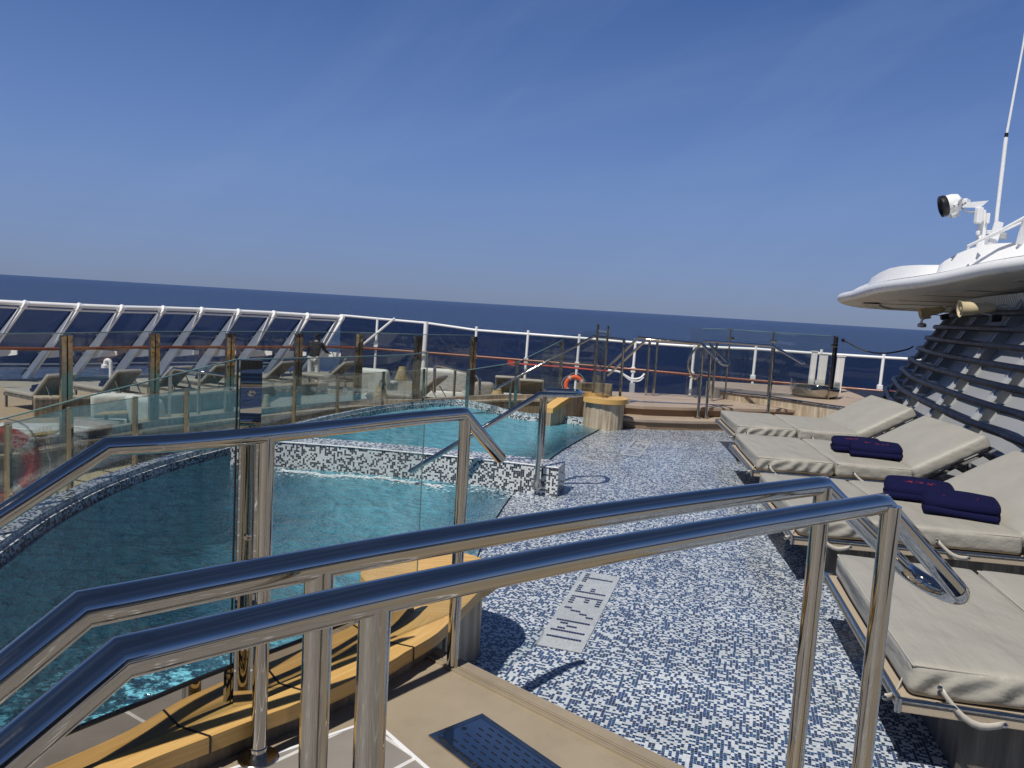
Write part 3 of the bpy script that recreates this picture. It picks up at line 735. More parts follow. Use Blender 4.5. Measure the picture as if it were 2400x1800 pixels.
# ------------------------------------------------------------------ wood-capped kerb, kick plate, glass
KTOP = 0.265
kf = [G(x, y, KTOP) for x, y in [(-400, 2210), (0, 1960), (200, 1850), (350, 1781), (504, 1722), (620, 1677), (706, 1646), (820, 1596), (915, 1550), (950, 1528), (1019, 1488), (1061, 1450)]]
kb = [G(x, y, KTOP) for x, y in [(-500, 2100), (0, 1890), (200, 1800), (350, 1733), (468, 1678), (584, 1629), (706, 1579), (820, 1527), (920, 1474), (968, 1433)]]
KF = resamp(catmull([V2(p.x, p.y) for p in kf], 8), 40); KB = resamp(catmull([V2(p.x, p.y) for p in kb], 8), 40)
kc = V2(-0.20, 3.50)                                             # round end of the kerb
ke = thing('pool_kerb', 'low curved honey wood topped travertine kerb with rounded end beside the near pool', 'kerb', (-0.5, 3.0, PZ))
def flat_top(mb, rows, z0, z1, mi=0):
    for i in range(len(rows)-1): pass
KTH = 0.052
mb = MB()
rows = []; uvr = []; accf = arclen(KF)
for i in range(40):
    f, b = KF[i], KB[i]
    rows.append([V2(b.x, b.y, KTOP-KTH), V2(b.x, b.y, KTOP), V2(f.x, f.y, KTOP), V2(f.x, f.y, KTOP-KTH), V2(b.x, b.y, KTOP-KTH)])
    uvr.append([(accf[i], -.05), (accf[i], 0), (accf[i], .16), (accf[i], .21), (accf[i], .4)])
mb.strip(rows, uvr); obj('wooden_cap', mb, M['kerbwood'], ke, angle=30)
# rounded end cap (water-drop shaped)
drop = []
pe, pb = KF[-1], KB[-1]
out = catmull([V2(pb.x, pb.y), V2(-0.68, 3.62), V2(-0.54, 3.95), V2(-0.32, 4.07), V2(-0.07, 3.92), V2(-0.01, 3.70), V2(-0.09, 3.50), V2(pe.x, pe.y)], 8)
mb = MB(); mb.prism([(p.x, p.y) for p in out], KTOP-KTH, KTOP+0.001)
mb.uv = {k: [(q[0]*1.0, q[1]) for q in u] for k, u in mb.uv.items()}
obj('end_cap', mb, M['kerbwood'], ke, angle=30)
mb = MB(); cx = V2(-0.34, 3.70)
mb.prism([(cx.x+(p.x-cx.x)*0.78, cx.y+(p.y-cx.y)*0.80) for p in out], -0.9, KTOP-KTH-0.001); obj('end_column', mb, M['trav'], ke, angle=30)
mb = MB(); rows = []
for i in range(40):
    f = KF[i].lerp(KB[i], 0.22); b = KF[i].lerp(KB[i], 0.92)
    rows.append([V2(b.x, b.y, -1.0), V2(b.x, b.y, KTOP-KTH-.001), V2(f.x, f.y, KTOP-KTH-.001), V2(f.x, f.y, PZ-0.2)])
mb.strip(rows); obj('travertine_base', mb, M['trav_dark'], ke, angle=30)
# black joints across the cap
mb = MB()
for i in (17, 24, 33):
    f, b = KF[i], KB[i]; d = (f-b).normalized()
    mb.bar(b+V2(0, 0, KTOP+.0005), f+V2(0, 0, KTOP+.0005), .007, .004); mb.bar(f+d*.001+V2(0, 0, KTOP), f+d*.001+V2(0, 0, KTOP-KTH), .004, .007, up=(d.x, d.y, 0))
obj('joint', mb, M['rubber'], ke, smooth=False)
# glass balustrade on the kerb
gl = thing('glass_balustrade', 'clear frameless glass balustrade with mirror steel clamp plates above the near pool', 'glass balustrade', (-0.8, 2.4, KTOP))
def gtop(p):                                                       # top edge falls away with the stairs on the left
    return 1.39 if p.x > -0.86 else 1.39-(-0.86-p.x)*0.34
KBG = [p for p in KB]
mb = MB()
rows = [[V2(p.x, p.y, KTOP), V2(p.x, p.y, KTOP+.125)] for p in KBG]; Nk = normals2(KBG)
rows = [[V2(p.x, p.y, KTOP-.01)-n*.004, V2(p.x, p.y, KTOP+.12)-n*.004, V2(p.x, p.y, KTOP+.12)+n*.012, V2(p.x, p.y, KTOP-.2)+n*.012] for p, n in zip(KBG, Nk)]
mb.strip(rows); obj('kick_plate', mb, M['steel_plate'], gl, angle=30)
mb = MB(); mb.tube([V2(p.x, p.y, KTOP+.125) for p in KBG], .008, 8); obj('seal', mb, M['rubber'], gl)
def pane(mb, P, zb, zt, th=0.006):
    Nn = normals2(P); rows = []
    for p, n in zip(P, Nn):
        z1 = zt(p) if callable(zt) else zt; z0 = zb(p) if callable(zb) else zb
        rows.append([V2(p.x, p.y, z0)-n*th, V2(p.x, p.y, z1)-n*th, V2(p.x, p.y, z1)+n*th, V2(p.x, p.y, z0)+n*th])
    mb.strip(rows)
    for e in (0, -1): mb.add(rows[e], [(0, 1, 2, 3)])
def top_edge(mb, P, zt, r=.0022):
    mb.tube([V2(p.x, p.y, zt(p) if callable(zt) else zt) for p in P], r, 6)
dense = resamp(KBG[8:]+[V2(-0.37, 3.30)], 240); dense = dense
isp = min(range(240), key=lambda i: abs(dense[i].x/dense[i].y+0.357))
# leftward continuation down beside the stairs
left = catmull([V2(-1.95, 1.45), V2(-1.6, 1.68), V2(-1.3, 1.93)]+[dense[i] for i in range(24, isp-3, 12)]+[dense[isp]], 4)
for P in (left, dense[isp::4]+[dense[-1]]):
    mb = MB(); pane(mb, P, (lambda p: KTOP+.125 if p.x > -1.2 else KTOP+.125-(-1.2-p.x)*.5), gtop); g_ = obj('glass_pane', mb, M['glass_near'], gl, angle=30)
    mb = MB(); top_edge(mb, P, gtop); 
    e = P[-1]
    if P is not left: mb.tube([V2(e.x, e.y, KTOP+.12), V2(e.x, e.y, 1.39)], .0025, 6)
    obj('glass_edge', mb, M['glass_edge'], g_)
pc = dense[isp]; tn = (dense[isp+1]-dense[isp-1]).normalized(); nk = V2(tn.y, -tn.x)
mb = MB(); nk = V2(.5, -.866); tn = V2(.866, .5); pl = pc+nk*.03+tn*.03
mb.bar(V2(pl.x, pl.y, KTOP-.05), V2(pl.x, pl.y, 1.392), .064, .010, up=(nk.x, nk.y, 0)); plate = obj('clamp_plate', mb, M['steel_plate'], gl, smooth=False)
for z in (0.46, 0.83, 1.29):
    mb = MB(); q = pl+nk*.006+V2(0, 0, z); mb.lathe([(.012, 0), (.012, .003), (.008, .005), (.0001, .003)], q, 16, axis=nk); obj('bolt', mb, M['steel_old'], plate)
mb = MB(); mb.bar(V2(pc.x, pc.y, KTOP)-tn*.006, V2(pc.x, pc.y, 1.39)-tn*.006, .004, .016, up=(nk.x, nk.y, 0)); obj('seal', mb, M['rubber'], gl, smooth=False)

# ------------------------------------------------------------------ divider handrail (double, on the mosaic wall)
hd = thing('divider_handrail', 'steel handrail with bent end standing on the mosaic dividing wall', 'handrail', (0.35, 6.5, .25))
zt = 0.84
f0 = D(1265, 924, 6.55); u1 = D(1335, 926, 6.62); b0 = D(1278, 915, 6.85); u2 = D(1342, 917, 6.95)
low = D(960, 1106, 6.45)
arc = []
mid = (u1+u2)/2; half = (u2-u1)/2; fw = (u1-f0).normalized()
for k in range(9):
    a = math.pi*k/8; arc.append(mid-half*math.cos(a)+fw*(0.10*math.sin(a)))
mb = MB(); mb.tube([low, f0]+[f0.lerp(u1, .5)]+arc+[b0], .0225, 18); obj('rail', mb, M['steel'], hd, angle=50)
pb1 = D(1237, 1110, 6.40); pt1 = D(1271, 935, 6.40)
mb = MB(); mb.tube([pt1, V2(pt1.x, pt1.y, 0.16), V2(pt1.x+.0, pt1.y+.02, .10), V2(pt1.x-.01, pt1.y+.10, .09)], .0215, 18); obj('post', mb, M['steel'], hd, angle=60)
q = V2(pt1.x, 6.475, .09); mb = MB(); mb.lathe([(.0001, .0), (.045, 0), (.045, .012), (.0001, .012)], q-V2(0, .02, 0), 20, axis=(0, -1, 0)); obj('flange', mb, M['steel'], hd)
mb = MB(); mb.tube([V2(b0.x, b0.y-.05, .25), V2(b0.x, b0.y-.05, b0.z)], .0215, 18); obj('post', mb, M['steel'], hd)

# ------------------------------------------------------------------ pool loungers (double daybeds)
def lounger_master():
    root = thing('sun_lounger', 'x', 'sun lounger', (0, 0, 0))
    Wd = 1.29
    def cush(name, x0, x1, mat, seed, thick=.125):
        mb = MB(); mb.rbox(((x0+x1)/2, Wd/2, .31+thick/2), (x1-x0-.012, Wd, thick), .030, 14, 26, 3, .009, wob=.008, seed=seed)
        return obj(name, mb, mat, root, angle=60, local=True)
    c1 = cush('foot_cushion', 0, .66, M['cushion_wr'], 1); c2 = cush('seat_cushion', .66, 1.30, M['cushion'], 5)
    an = R(31); X = (math.cos(an), 0, math.sin(an)); Z = (-math.sin(an), 0, math.cos(an)); Lb = .67
    p0 = Vector((1.30, Wd/2, .315)); ce = p0+Vector(X)*(Lb/2+.02)+Vector(Z)*.062
    mb = MB(); mb.rbox(ce, (Lb, Wd, .125), .038, 14, 26, 3, .014, X=X, Y=(0, 1, 0), Z=Z, wob=.008, seed=9); c3 = obj('back_cushion', mb, M['cushion'], root, angle=60, local=True)
    # piping seams
    def seam(x0, x1, par):
        mb = MB(); z = .31+.125-.010
        pts = [Vector((x0+.012, .004, z)), Vector((x1-.02, .004, z)), Vector((x1-.02, Wd-.004, z)), Vector((x0+.012, Wd-.004, z))]
        mb.tube(pts, .0035, 6, closed=True); obj('piping', mb, M['strap'], par, local=True)
    seam(0, .655, c1); seam(.66, 1.295, c2)
    mb = MB(); mb.box((.68, Wd/2, .282), (1.42, Wd+.06, .044)); obj('base_slab', mb, M['slab'], root, smooth=False, local=True, bevel=.004)
    mb = MB(); z = .3075; x0, x1, y0, y1 = -.03, 1.40, -.03, Wd+.03
    for a, b in (((x0, y0), (x1, y0)), ((x0, y1), (x1, y1)), ((x0, y0), (x0, y1))):
        mb.tube([(a[0], a[1], z), (b[0], b[1], z)], .010, 10)
    for c in ((x0, y0), (x0, y1)): mb.tube([(c[0]-.002, c[1], .262), (c[0]-.002, c[1], .314)], .012, 12)
    obj('steel_trim', mb, M['steel'], root, local=True)
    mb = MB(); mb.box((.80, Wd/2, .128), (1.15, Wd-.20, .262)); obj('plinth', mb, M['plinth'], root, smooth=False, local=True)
    # back frame and strut
    mb = MB(); o = Vector((1.30, 0, .285))
    for y in (-.01, Wd+.01):
        a = Vector((1.30, y, .300)); b = a+Vector(X)*(Lb+.03); mb.bar(a, b, .028, .022)
        s1 = a+Vector(X)*(Lb*.72); mb.bar(s1, Vector((s1.x+.03, y, .10)), .02, .02)
    a = Vector((1.30, 0, .300))+Vector(X)*(Lb+.02); mb.bar(a, a+Vector((0, Wd, 0)), .03, .02)
    obj('back_frame', mb, M['steel'], root, smooth=False, local=True)
    # straps with press studs
    def strap(p, q, sag, name='strap'):
        p = Vector(p); q = Vector(q); rows = []; 
        side = Vector((0, 1, 0)) if abs((q-p).x) > abs((q-p).y) else Vector((1, 0, 0))
        for k in range(9):
            f = k/8; c = p.lerp(q, f)+Vector((0, 0, -sag*math.sin(math.pi*f)*(1-f*.2)))
            if abs((q-p).x) > abs((q-p).y): c.y -= .02*math.sin(math.pi*f)
            rows.append([c+Vector((0, 0, .013)), c-Vector((0, 0, .013))])
        mb = MB(); mb.strip(rows); s_ = obj(name, mb, M['strap'], root, local=True)
        so_ = s_.modifiers.new('thick', 'SOLIDIFY'); so_.thickness = .003
        for c in (p, q):
            mb = MB(); mb.lathe([(.009, 0), (.009, .004), (.005, .007), (.0001, .007)], c+Vector((0, -.004, 0)), 12, axis=(0, -1, 0)); obj('stud', mb, M['steel'], s_, local=True)
    strap((.10, -.012, .365), (.30, -.056, .285), .06)
    strap((.80, -.012, .365), (.97, -.056, .285), .035)
    strap((.015, .10, .345), (-.066, .02, .285), .02)
    return root
LM = lounger_master()
Ls = [((1.47, 2.62), -11.5, 'cream double sun lounger nearest the camera at the bottom right, half out of frame'),
      ((1.80, 4.60), -7.0, 'cream double sun lounger carrying two stacked navy towels behind the foreground handrail bends'),
      ((2.16, 6.58), -7.5, 'cream double sun lounger with creased foot cushion, two navy towels and raised back'),
      ((2.53, 8.47), -6.5, 'cream double sun lounger without towels, farthest of the row and beside the stone steps')]
lroots = []
for i, (p, a, lab) in enumerate(Ls):
    o = LM if i == 0 else copy_tree(LM)
    o.location = (p[0], p[1], 0); o.rotation_euler = (0, 0, R(a)); o['label'] = lab; o['group'] = 'cream loungers standing in the shallow water'
    lroots.append(o)
def onl(i, x, y, z):
    p, a, _ = Ls[i]; c, s = math.cos(R(a)), math.sin(R(a)); return Vector((p[0]+x*c-y*s, p[1]+x*s+y*c, z)), R(a)
def towel(i, x, y, z, yaw, lab, tilt=0):
    loc, a = onl(i, x, y, z); root = thing('folded_towel', lab, 'towel', loc, 'folded navy towels on the cream loungers', a+R(yaw))
    mb = MB()
    # folded towel: two thick layers, open at the front, bulging over the fold
    mb.rbox((0, 0, .024), (.42, .27, .046), .022, 8, 6, 2, .006, wob=.012, seed=random.random()*50)
    o1 = obj('lower_fold', mb, M['towel'], root, angle=70, local=True)
    mb = MB(); an = R(7)
    mb.rbox((.004, .014, .075), (.41, .26, .060), .028, 8, 6, 2, .024, X=(1, 0, .02), Y=(0, math.cos(an), math.sin(an)), Z=(0, -math.sin(an), math.cos(an)), wob=.012, seed=random.random()*50)
    o2 = obj('upper_fold', mb, M['towel'], root, angle=70, local=True)
    mb = MB(); rnd = random.Random(int(x*100)+i)
    for k in range(36):
        fx = -.10+.20*rnd.random(); fy = -.055+.045*rnd.random()
        zz = .1075+fy*math.tan(an)+.017
        d = Vector((rnd.uniform(-1, 1), rnd.uniform(-1, 1), 0)).normalized()*rnd.uniform(.004, .009); c = Vector((fx, fy, zz))
        mb.bar(c-d, c+d, .0028, .002)
    obj('stitching', mb, M['thread'], o2, local=True, smooth=False)
    return root
towel(1, .96, .74, .446, -16, 'folded navy towel with red stitching, rear one of two on the lounger behind the rails')
towel(1, 1.08, .38, .446, -18, 'folded navy towel with red stitching, front one of two on the lounger behind the rails')
towel(2, 1.00, .62, .446, -6, 'folded navy towel, rear one of two on the lounger with creased foot cushion')
towel(2, 1.10, .42, .450, -12, 'red stitched navy towel, front one of two on the lounger with creased foot cushion')
towel(0, 1.18, .72, .446, -8, 'navy towel cut by the right picture edge on the nearest lounger')

# ------------------------------------------------------------------ funnel: rings, wall, fins
SC = 1.06
ringbase = [V2(3.6*SC, 2.6*SC), V2(3.70*SC, 4.3*SC), V2(3.92*SC, 5.8*SC), V2(4.06*SC, 6.32*SC), V2(4.22*SC, 7.05*SC), V2(4.54*SC, 8.17*SC), V2(5.11*SC, 9.95*SC), V2(5.75*SC, 11.5*SC), V2(6.35*SC, 12.7*SC), V2(7.6*SC, 14.0*SC), V2(9.6*SC, 14.8*SC), V2(13*SC, 15.2*SC)]
RB = resamp(catmull(ringbase, 10), 120); RN = normals2(RB)       # normal points to the outside (left of travel)
def rz(i): return CAMZ-(CAMZ-(0.8+0.173*(6-i)))*SC
ZB = rz(6)
def rp(k, z, off=0.0):
    inn = 0.58*(z-ZB)
    p = RB[k]-RN[k]*(inn+off); return V2(p.x, p.y, z)
fu = thing('funnel_casing', 'grey sloping ship funnel casing wrapped in horizontal dark navy tubes', 'funnel', (6, 9, 0))
mb = MB(); zs = [-.1, .2, .5, .8, 1.1, 1.4, 1.7, 2.2]
mb.strip([[rp(k, z, .20) for k in range(120)] for z in zs]); obj('wall', mb, M['grey_paint'], fu)
for i in range(-1, 10):
    z = rz(i)
    if z < .12 or z > 1.95: continue
    mb = MB(); mb.tube([rp(k, z) for k in range(0, 120)], .036, 12); obj('ring_tube', mb, M['pipe'], fu)
fk = []
A_ = arclen(RB)
s = 2.0
while s < A_[-1]-4:
    fk.append(min(range(120), key=lambda k: abs(A_[k]-s))); s += 1.42
for k in fk:
    if not 4 < k < 116: continue
    mb = MB(); tdir = (RB[k+1]-RB[k-1]).normalized()
    for i in range(-1, 8):
        z1 = rz(i); z0 = rz(i+1)
        if z0 < .1: continue
        # sloping bracket between two tubes, a web and a flat face
        a = rp(k, z1-.02, .03); b = rp(k, z0+.02, .03); c = rp(k, z0+.01, .20); d = rp(k, z1-.02, .20); e = tdir*.012
        mb.add([a-e, b-e, c-e, d-e, a+e, b+e, c+e, d+e], [(0, 1, 2, 3), (7, 6, 5, 4), (0, 4, 5, 1), (1, 5, 6, 2), (2, 6, 7, 3), (3, 7, 4, 0)])
    w_ = tdir*.085; zt0, zb0 = 1.98, .12
    a2 = rp(k, zt0, .05); b2 = rp(k, zb0, .05); n_ = RN[k]*.014
    mb.add([a2-w_, a2+w_, b2+w_*1.2, b2-w_*1.2, a2-w_-n_, a2+w_-n_, b2+w_*1.2-n_, b2-w_*1.2-n_], [(0, 1, 2, 3), (7, 6, 5, 4), (0, 4, 5, 1), (1, 5, 6, 2), (2, 6, 7, 3), (3, 7, 4, 0)])
    obj('fin', mb, M['fin'], fu, smooth=False)

# canopy
cpts = [Vector((5.65, 13.5, 2.063)), Vector((5.35, 12.2, 2.105)), Vector((5.0, 10.6, 2.16)), Vector((4.93, 9.15, 2.208)), Vector((5.05, 7.9, 2.33)), Vector((5.6, 6.3, 2.43)), Vector((7.0, 4.6, 2.5)), Vector((10, 3.2, 2.5)), Vector((16, 3.0, 2.4)),
        Vector((19, 8, 2.2)), Vector((16, 14.5, 2.06)), Vector((11, 15.3, 2.05)), Vector((8.0, 15.6, 2.046)), Vector((6.7, 15.0, 2.03))]
rim = catmull(cpts, 8, closed=True); cc = Vector((11, 9.5, 2.2))
ca_ = thing('funnel_canopy', 'white rounded canopy overhanging the grey funnel casing', 'canopy', (9, 10, 2.1))
mb = MB(); mb.tube(rim, .075, 14, closed=True); obj('rim', mb, M['white_shade'], ca_)
def inset(f, dz): return [r.lerp(Vector((cc.x, cc.y, r.z)), f)+Vector((0, 0, dz)) for r in rim]
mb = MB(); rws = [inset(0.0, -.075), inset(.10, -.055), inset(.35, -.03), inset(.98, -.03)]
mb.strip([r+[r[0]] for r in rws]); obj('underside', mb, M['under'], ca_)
mb = MB(); 
for f in (.09, .32): mb.tube([r-Vector((0, 0, .004)) for r in inset(f, -.055 if f < .2 else -.033)], .012, 6, closed=True)
for k in range(0, len(rim), 7):
    a = inset(.09, -.058)[k]; b = inset(.5, -.034)[k]; mb.bar(a, b, .02, .012)
obj('seam', mb, M['grey_paint'], ca_)
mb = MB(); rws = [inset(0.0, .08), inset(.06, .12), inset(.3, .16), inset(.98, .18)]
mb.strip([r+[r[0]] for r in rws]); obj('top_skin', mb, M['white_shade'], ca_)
# stacked shells on top
def shell(px_pts, depth, back, z_floor, name='roof_shell'):
    # a fairing with the outline seen from the deck, curving back over the canopy
    top = [D(x, y, Y) for x, y, Y in px_pts]; mb = MB(); rows = []
    for p in top:
        b = Vector((p.x, p.y, z_floor(p))); dirv = Vector((.75, .66, 0)).normalized()
        rows.append([b-dirv*.10, b-dirv*.06+Vector((0, 0, (p.z-b.z)*.55)), p-dirv*.0+Vector((0, 0, 0)), p+dirv*.25+Vector((0, 0, .02)), p+dirv*back, Vector((p.x, p.y, b.z))+dirv*back])
    mb.strip(rows); mb.add(rows[0], [tuple(range(6))]); mb.add(rows[-1], [tuple(range(6))])
    return obj(name, mb, M['white_shade'], ca_, angle=35)
zf = lambda p: 2.10 + max(0, (11.5-p.y))*.04
shell([(1985, 694, 13.3), (1996, 682, 12.9), (2015, 672, 12.5), (2040, 662, 12.1), (2100, 655, 11.8)], 0, 2.0, zf)
shell([(2036, 664, 12.1), (2043, 651, 11.9), (2060, 640, 11.6), (2085, 629, 11.2), (2115, 623, 10.9), (2150, 621, 10.5), (2200, 621, 10.2), (2260, 620, 10.0)], 0, 3.0, zf)
shell([(2198, 634, 9.6), (2201, 622, 9.5), (2215, 611, 9.4), (2245, 594, 9.25), (2275, 582, 9.1), (2310, 573, 8.95), (2345, 570, 8.8), (2400, 568, 8.6), (2480, 568, 8.3)], 0, 3.0, zf)
# slotted strip under the far rim
mb = MB(); rr = inset(.05, -.084); ids = list(range(len(rr)-26, len(rr)+3)); rws = [[rr[k % len(rr)], inset(.09, -.082)[k % len(rr)]] for k in ids]
acs = arclen([r[0] for r in rws]); mb.strip(rws, [[(a, 0), (a, 1)] for a in acs])
mS, tS, oS = nt('slotted_strip'); pS = N(tS, 'ShaderNodeBsdfPrincipled'); tcS = N(tS, 'ShaderNodeTexCoord'); sS = N(tS, 'ShaderNodeSeparateXYZ'); L(tS, tcS.outputs['UV'], sS.inputs[0])
L(tS, mixc(tS, mth(tS, 'LESS_THAN', mth(tS, 'FRACT', mth(tS, 'MULTIPLY', sS.outputs[0], 4.0)), 0.5), (0.06, 0.05, 0.04), (0.8, 0.8, 0.75)), pS.inputs['Base Color']); L(tS, pS.outputs[0], oS.inputs[0])
obj('slotted_strip', mb, mS, ca_, smooth=False)
# ventilation grating between casing and canopy
mb = MB()
for k in range(20, 96):
    for q in range(2):
        a = rp(k, 1.93, .12)+(RB[k+1]-RB[k])*(q/2); b = rp(k, 2.08, -.02)+(RB[k+1]-RB[k])*(q/2); mb.bar(a, b, .03, .012)
obj('grating', mb, M['white'], ca_, smooth=False)

# top gear
ant = thing('whip_antenna', 'tall thin white whip antenna rising from the funnel canopy top', 'antenna', D(2331, 560, 9.3))
mb = MB(); mb.tube([D(2331, 566, 9.3), D(2337, 500, 9.3), D(2358, 322, 9.3)], .022, 10); obj('base_tube', mb, M['white'], ant)
mb = MB(); mb.tube([D(2358, 322, 9.3), D(2399, 100, 9.3), D(2440, -180, 9.3)], .014, 8, r_end=.008); obj('whip', mb, M['white'], ant)
mb = MB(); q = D(2358, 322, 9.3); mb.tube([q-Vector((0, 0, .05)), q+Vector((0, 0, .05))], .02, 10); obj('joint', mb, M['black'], ant)
mb = MB(); q = D(2337, 560, 9.25); mb.bar(q+Vector((-.05, 0, -.05)), q+Vector((.0, 0, .2)), .10, .02, up=(0, 1, 0)); obj('gusset', mb, M['white'], ant, smooth=False)

sl = thing('searchlight', 'white searchlight with dark lens on a cranked arm above the funnel canopy', 'searchlight', D(2298, 572, 9.1))
ax_ = Vector((-.88, .22, -.28)).normalized()
hd_ = D(2240, 476, 9.2)
mb = MB(); mb.lathe([(.0001, -.07), (.05, -.065), (.10, -.03), (.115, .03), (.115, .13)], hd_, 24, axis=ax_, cap=False); obj('housing', mb, M['white'], sl)
mb = MB(); mb.lathe([(.118, .10), (.125, .12), (.125, .16), (.10, .165), (.09, .14), (.0001, .135)], hd_, 24, axis=ax_, cap=False); obj('lens', mb, M['black'], sl)
mb = MB(); mb.bar(D(2236, 483, 9.08), D(2262, 470, 9.1), .03, .03); mb.bar(D(2262, 470, 9.1), D(2270, 474, 9.15), .04, .05); mb.bar(D(2228, 507, 9.1), D(2246, 502, 9.1), .06, .05); obj('yoke', mb, M['white'], sl, smooth=False)
mb = MB(); q0 = D(2262, 476, 9.15); q1 = D(2308, 478, 9.15); mb.add([q0+Vector((0, -.07, .0)), q1+Vector((0, -.07, .03)), q1+Vector((0, .07, .03)), q0+Vector((0, .07, 0)), D(2252, 486, 9.08), D(2298, 487, 9.08)], [(0, 1, 2, 3), (0, 4, 5, 1), (3, 2, 5, 4), (0, 3, 4), (1, 5, 2)]); obj('arm', mb, M['white'], sl, smooth=False)
mb = MB(); mb.tube([D(2295, 487, 9.15), D(2298, 530, 9.12), D(2294, 582, 9.1)], .030, 10); mb.tube([D(2307, 492, 9.1), D(2309, 530, 9.1), D(2302, 580, 9.1)], .02, 8); obj('mast', mb, M['white'], sl)
mb = MB(); mb.box(D(2294, 505, 9.05), (.07, .07, .18)); mb.box(D(2315, 512, 9.05), (.03, .05, .12)); mb.box(D(2292, 546, 9.05), (.03, .05, .05)); obj('junction_box', mb, M['white'], sl, smooth=False, bevel=.01)
mb = MB(); mb.tube(catmull([D(2250, 485, 9.1), D(2268, 497, 9.1), D(2290, 497, 9.1)], 6), .010, 6); mb.tube(catmull([D(2230, 508, 9.05), D(2244, 500, 9.05), D(2252, 480, 9.05), D(2253, 468, 9.05), D(2246, 474, 9.05)], 6), .011, 6); obj('cable', mb, M['grey_paint'], sl)

rl = thing('roof_railing', 'short white tubular railing sloping up over the top of the funnel canopy', 'railing', D(2300, 590, 8.7))
mb = MB(); mb.tube([D(2268, 582, 8.95), D(2270, 576, 8.9), D(2340, 543, 8.7), D(2400, 510, 8.5), D(2470, 475, 8.3)], .016, 10); mb.tube([D(2275, 577, 9.3), D(2335, 549, 9.2), D(2400, 519, 9.0), D(2470, 485, 8.8)], .012, 8); obj('rail', mb, M['white'], rl)
mb = MB()
a = D(2400, 512, 8.5); b = D(2384, 572, 8.6); c = D(2412, 572, 8.6)
mb.add([a, b, c, a+Vector((0, .03, 0)), b+Vector((0, .03, 0)), c+Vector((0, .03, 0))], [(0, 1, 2), (5, 4, 3), (0, 3, 4, 1), (1, 4, 5, 2), (2, 5, 3, 0)]); obj('bracket', mb, M['white'], rl, smooth=False)
mb = MB()
a = D(2295, 560, 8.9); b = D(2290, 580, 8.9); c = D(2299, 578, 8.9)
mb.add([a, b, c, a+Vector((0, .03, 0)), b+Vector((0, .03, 0)), c+Vector((0, .03, 0))], [(0, 1, 2), (5, 4, 3), (0, 3, 4, 1), (1, 4, 5, 2), (2, 5, 3, 0)]); obj('bracket', mb, M['white'], rl, smooth=False)
bx = thing('roof_equipment', 'small white boxes and camera beside the antenna foot on the canopy', 'equipment box', D(2330, 562, 9.4))
mb = MB(); mb.box(D(2322, 562, 9.5), (.09, .09, .12)); mb.box(D(2328, 545, 9.5), (.16, .04, .05)); obj('box', mb, M['white'], bx, smooth=False, bevel=.006)
mb = MB(); mb.lathe([(.05, 0), (.05, .06), (.0001, .09)], D(2349, 560, 9.4), 14); obj('housing', mb, M['grey_paint'], bx)
mb = MB(); mb.lathe([(.025, 0), (.025, .05), (.0001, .06)], D(2347, 552, 9.4), 12); obj('dome', mb, M['black'], bx)

# horn loudspeakers
def horn(mouth, tail, r, lab):
    mouth = Vector(mouth); tail = Vector(tail); ax = (mouth-tail); ln = ax.length; ax.normalize()
    root = thing('horn_speaker', lab, 'loudspeaker', tail, 'cream horn loudspeakers under the canopy')
    mb = MB(); mb.lathe([(.035, -.10), (.05, -.07), (.055, 0), (.06, ln*.3), (.075, ln*.6), (r*.85, ln*.9), (r, ln), (r*.93, ln), (r*.6, ln*.8), (.04, ln*.45), (.0001, ln*.45)], tail, 28, axis=ax); obj('horn', mb, M['horn'], root)
    mb = MB(); mb.lathe([(.02, ln*.4), (.028, ln*.95), (.0001, ln*1.0)], tail, 14, axis=ax); obj('throat', mb, M['horn'], root)
    side = ax.cross(Vector((0, 0, 1))).normalized()
    mb = MB(); mb.bar(tail+ax*.05-Vector((0, 0, .05)), tail-ax*.10-Vector((0, 0, .09)), .05, .012); mb.tube(catmull([tail-ax*.10, tail-ax*.2+Vector((0, 0, .03)), tail-ax*.28-Vector((0, 0, .06))], 6), .008, 6); obj('bracket', mb, M['grey_paint'], root)
    mb = MB(); q = tail-ax*.12-Vector((0, 0, .115)); mb.tube([q-ax*.05, q+ax*.05], .042, 12); obj('clamp', mb, M['black'], root)
    return root
horn(D(2249, 724, 8.60), D(2308, 722, 8.55), .095, 'cream horn loudspeaker larger in view, clamped to the top tube of the funnel')
horn(D(2156, 735, 11.5), D(2195, 728, 11.45), .085, 'cream horn loudspeaker at the far end of the funnel tubes')
nl = thing('deck_lamp', 'small lamp on a curved bracket at the far end of the second funnel tube', 'lamp', D(2160, 765, 11.6))
mb = MB(); mb.lathe([(.0001, 0), (.06, .01), (.062, .05), (.04, .07), (.0001, .075)], D(2160, 768, 11.6), 16); obj('lamp_head', mb, M['grey_paint'], nl)
mb = MB(); mb.tube(catmull([D(2160, 762, 11.6), D(2160, 752, 11.6), D(2166, 746, 11.6), D(2180, 744, 11.7)], 5), .018, 8); obj('arm', mb, M['white'], nl)

